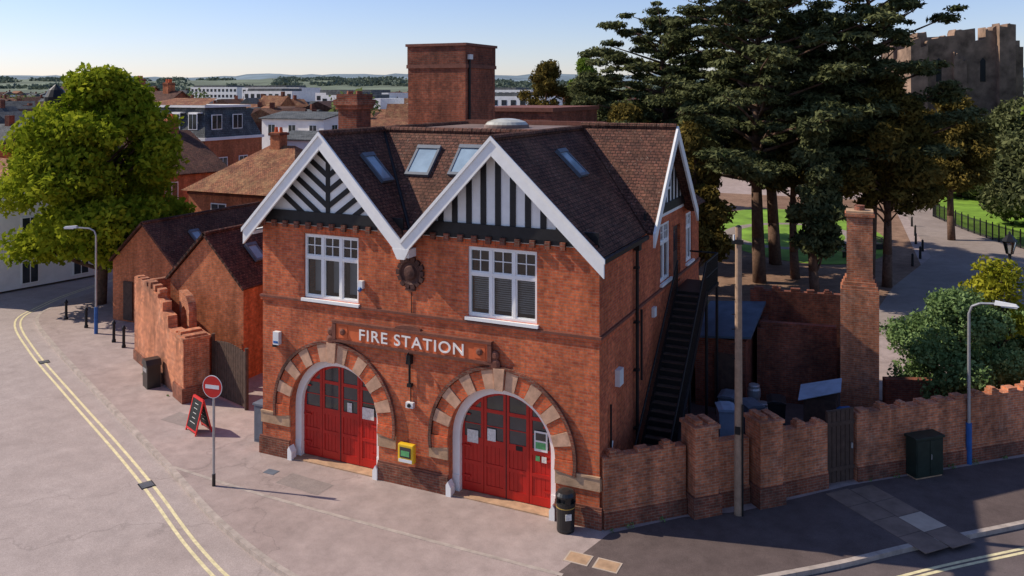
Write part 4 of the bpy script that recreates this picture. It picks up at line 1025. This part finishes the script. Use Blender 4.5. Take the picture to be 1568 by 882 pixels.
mass('weeds',[(a+r.uniform(-.05,.05),c_+r.uniform(-.05,.05),.03,r.uniform(.05,.12)) for a,c_ in [(.2+t*1.5,-.12+t*1.5) for t in (.1,.35,.8)]+[(6.1+t*4.4,5.72+t*4.0) for t in (.05,.2,.3,.55,.7,.9)]+[(-21+t*3.6,3.9-t*1.8) for t in (.1,.4,.5,.9)]],.8,40,.03,'bush',66)

# ------------------------------------------------------------------ street furniture
def lamp(x,y,h,arm,adir,name='street_lamp'):
    e=empty(name); b=B()
    b.cyl((x,y,0),(x,y,1.25),.085,.085,'bluep',12); b.cyl((x,y,1.25),(x,y,h-.35),.05,.042,'steel',12)
    d=Vector((math.cos(adir),math.sin(adir),0)); pts=[Vector((x,y,h-.35)),Vector((x,y,h-.12))+d*.08,Vector((x,y,h))+d*.3,Vector((x,y,h+.05))+d*arm]
    b.tube([tuple(p) for p in pts],.035,'steel')
    hd=Vector((x,y,h+.05))+d*(arm+.25); n=Vector((-d.y,d.x,0))
    b.T=Matrix(((d.x,n.x,0,hd.x),(d.y,n.y,0,hd.y),(0,0,1,hd.z),(0,0,0,1)))
    b.add([(-.32,-.09,-.03),(.32,-.06,-.02),(.32,.06,-.02),(-.32,.09,-.03),(-.3,-.06,.09),(.25,-.04,.05),(.25,.04,.05),(-.3,.06,.09)],[(0,3,2,1),(4,5,6,7),(0,1,5,4),(1,2,6,5),(2,3,7,6),(3,0,4,7)],'wpl')
    b.box(-.15,.28,-.05,.05,-.07,-.03,'wpl'); b.obj('column_and_lantern',e)
lamp(9.0,8.45,4.95,.75,math.radians(-10)); lamp(-27.3,6.9,4.95,.95,math.radians(-155))
def vlamp(x,y,h):
    e=empty('victorian_lamp_post'); b=B()
    b.lathe([(.16,0),(.16,.2),(.11,.3),(.1,1.0),(.13,1.05),(.07,1.15),(.055,h-1.1),(.09,h-1.0),(.06,h-.9),(.06,h-.75)],'iron',c=(x,y,0),n=12)
    b.cyl((x-.3,y,h-1.25),(x+.3,y,h-1.25),.02,.02,'iron',6); b.obj('column',e)
    b=B(); b.lathe([(.12,h-.75),(.24,h-.25)],'glass',c=(x,y,0),n=6); b.lathe([(.28,h-.25),(.26,h-.2),(.12,h-.02),(.06,h+.03),(.02,h+.15)],'iron',c=(x,y,0),n=6)
    for i in range(6):
        a=i*math.pi/3; b.cyl((x+.12*math.cos(a),y+.12*math.sin(a),h-.75),(x+.24*math.cos(a),y+.24*math.sin(a),h-.25),.015,.015,'iron',5)
    b.obj('lantern',e)
vlamp(11.0,17.8,5.7)
e=empty('telegraph_pole'); b=B(); b.cyl((3.15,2.3,0),(3.15,2.3,7.75),.115,.085,'wood',14); b.cyl((3.15,2.3,7.75),(3.15,2.3,7.8),.09,.03,'iron',14)
b.box(3.0,3.3,2.16,2.2,7.3,7.42,'iron'); b.cyl((3.05,2.18,7.4),(3.05,2.18,7.55),.03,.03,'wpl',8); b.box(3.08,3.22,2.15,2.2,2.2,2.4,'iron'); b.cyl((3.27,2.24,0),(3.27,2.24,3.0),.025,.025,'iron',8)
for z in (4.2,4.6,5.0,5.4,5.8,6.2): b.cyl((3.15-.16*(1 if int(z*10)%8 else -1),2.2,z),(3.15,2.3,z),.012,.012,'iron',5)
b.obj('pole',e)
e=empty('no_entry_sign'); b=B(); b.cyl((-10.9,-2.4,0),(-10.9,-2.4,3.15),.038,.038,'steel',12); b.cyl((-10.9,-2.4,0),(-10.9,-2.4,.35),.05,.05,'blackpl',12); b.obj('post',e)
b=B(); b.T=Matrix.Translation((-10.9,-2.45,2.88))@Matrix.Rotation(math.radians(8),4,'Z')@Matrix.Rotation(math.pi/2,4,'X')
b.lathe([(.33,0),(.33,.012)],'wpl',n=32); b.lathe([(.31,.0121),(.31,.016)],'redmetal',n=32); b.box(-.23,.23,-.055,.055,.017,.02,'wpl'); b.obj('disc',e)
e=empty('chalkboard_sign'); T=TR(-14.3,.4,0,-22)
b=B()
for s_ in (-1,1):
    b.T=T@Matrix.Translation((0,s_*.28,0))@Matrix.Rotation(math.radians(s_*14),4,'X')
    b.box(-.36,.36,-.012,.012,.14,1.08,'chalk'); b.box(-.41,-.361,-.02,.02,0,1.14,'redmetal'); b.box(.361,.41,-.02,.02,0,1.14,'redmetal'); b.box(-.36,.36,-.02,.02,1.081,1.16,'redmetal'); b.box(-.36,.36,-.02,.02,.08,.139,'redmetal')
    for k in range(5):
        wl=random.uniform(.12,.26); b.box(-wl,wl*.8,-.016,-.0125,.93-k*.15,.945-k*.15,'paper')
b.obj('frame',e)
def roundbin(name,x,y,r_,h):
    e=empty(name); b=B()
    b.lathe([(r_*.9,0),(r_*.95,.06),(r_*.92,.1),(r_,h*.68),(r_*1.06,h*.69),(r_*1.06,h*.73)],'blackpl',c=(x,y,0),n=20)
    b.lathe([(r_*.72,h*.7),(r_*.72,h*.86)],'black',c=(x,y,0),n=20)
    for i in range(4):
        a=i*math.pi/2+.6; b.T=TR(x+r_*.9*math.cos(a),y+r_*.9*math.sin(a),0,math.degrees(a)); b.box(-.03,.03,-.07,.07,h*.72,h*.87,'blackpl'); b.T=Matrix.Identity(4)
    b.lathe([(r_*1.06,h*.86),(r_*1.06,h*.9),(r_*.85,h*.97),(r_*.4,h)],'blackpl',c=(x,y,0),n=20)
    b.lathe([(r_*1.0,h*.60),(r_*1.02,h*.62)],'gold',c=(x,y,0),n=20)
    b.obj('body',e)
    b=B(); b.T=TR(x,y,0,math.degrees(-.9)); b.box(r_*.98,r_*1.04,-.08,.08,h*.35,h*.5,'paper'); b.obj('label',e)
roundbin('litter_bin',-.78,-.42,.25,1.05)
e=empty('litter_bin'); b=B(); b.T=TR(-19.2,2.85,0,-26); b.box(-.3,.3,-.25,.25,0,.85,'blackpl'); b.prism([(-.33,.851),(.33,.851),(.33,.9),(.2,1.08),(-.2,1.08),(-.33,.9)],-.28,.28,'blackpl'); b.box(-.2,.2,-.26,-.251,.6,.75,'steel'); b.obj('body',e,bevel=.02)
e=empty('utility_cabinet'); b=B(); b.T=TR(7.75,7.0,0,43); b.box(-.5,.5,-.2,.2,.05,1.15,'greenp'); b.box(-.54,.54,-.24,.24,1.15,1.22,'greenp'); b.box(-.48,.48,-.18,.18,0,.05,'stone'); b.box(-.47,-.01,-.215,-.2,.1,1.1,'greenp'); b.box(.01,.47,-.215,-.2,.1,1.1,'greenp'); b.box(.03,.06,-.24,-.215,.55,.7,'steel'); b.obj('case',e,bevel=.008)
e=empty('utility_cabinet'); b=B(); b.box(-12.0,-11.62,.5,.85,0,1.2,'greypl'); b.box(-12.04,-11.58,.46,.89,1.2,1.26,'greypl'); b.box(-11.97,-11.65,.485,.5,.1,1.15,'greypl'); b.obj('case',e)
for (x,y) in ((-30.8,8.0),(-28.6,7.4),(-25.4,6.3),(-24.3,5.9)):
    e=empty('bollard'); b=B(); b.lathe([(.09,0),(.09,.1),(.065,.15),(.06,.8),(.085,.82),(.085,.88),(.05,.95),(.01,1.0)],'iron',c=(x,y,0),n=12); b.obj('post',e)
e=empty('park_railings'); b=B()
pts=spl([(9.6,65),(12.3,56),(15.3,49.5),(19.3,43),(26,36.5)],8)
for i in range(len(pts)-1):
    p,q=pts[i],pts[i+1]; b.tube([(p[0],p[1],1.15),(q[0],q[1],1.15)],.025,'iron',5); b.tube([(p[0],p[1],.2),(q[0],q[1],.2)],.025,'iron',5)
    for j in range(8):
        t=j/8; x=p[0]+(q[0]-p[0])*t; y=p[1]+(q[1]-p[1])*t; b.cyl((x,y,0),(x,y,1.25 if j else 1.4),.016 if j else .045,.016 if j else .045,'iron',5)
b.obj('rails',e)
def bench(x,y,rot):
    e=empty('park_bench'); b=B(); b.T=TR(x,y,0,rot)
    for s_ in (-.75,.75): b.box(s_-.04,s_+.04,-.25,.2,0,.42,'iron'); b.box(s_-.04,s_+.04,.2,.27,0,.9,'iron'); b.box(s_-.035,s_+.035,-.25,.2,.6,.65,'iron')
    for j in range(4): b.box(-.9,.9,-.24+j*.11,-.15+j*.11,.43,.46,'wood')
    for j in range(3): b.box(-.9,.9,.17,.2,.52+j*.13,.61+j*.13,'wood')
    b.obj('slats',e)
bench(4.2,41,-20); bench(-4.5,42,10); bench(5.2,46,-60)
print('done', len(bpy.data.objects))
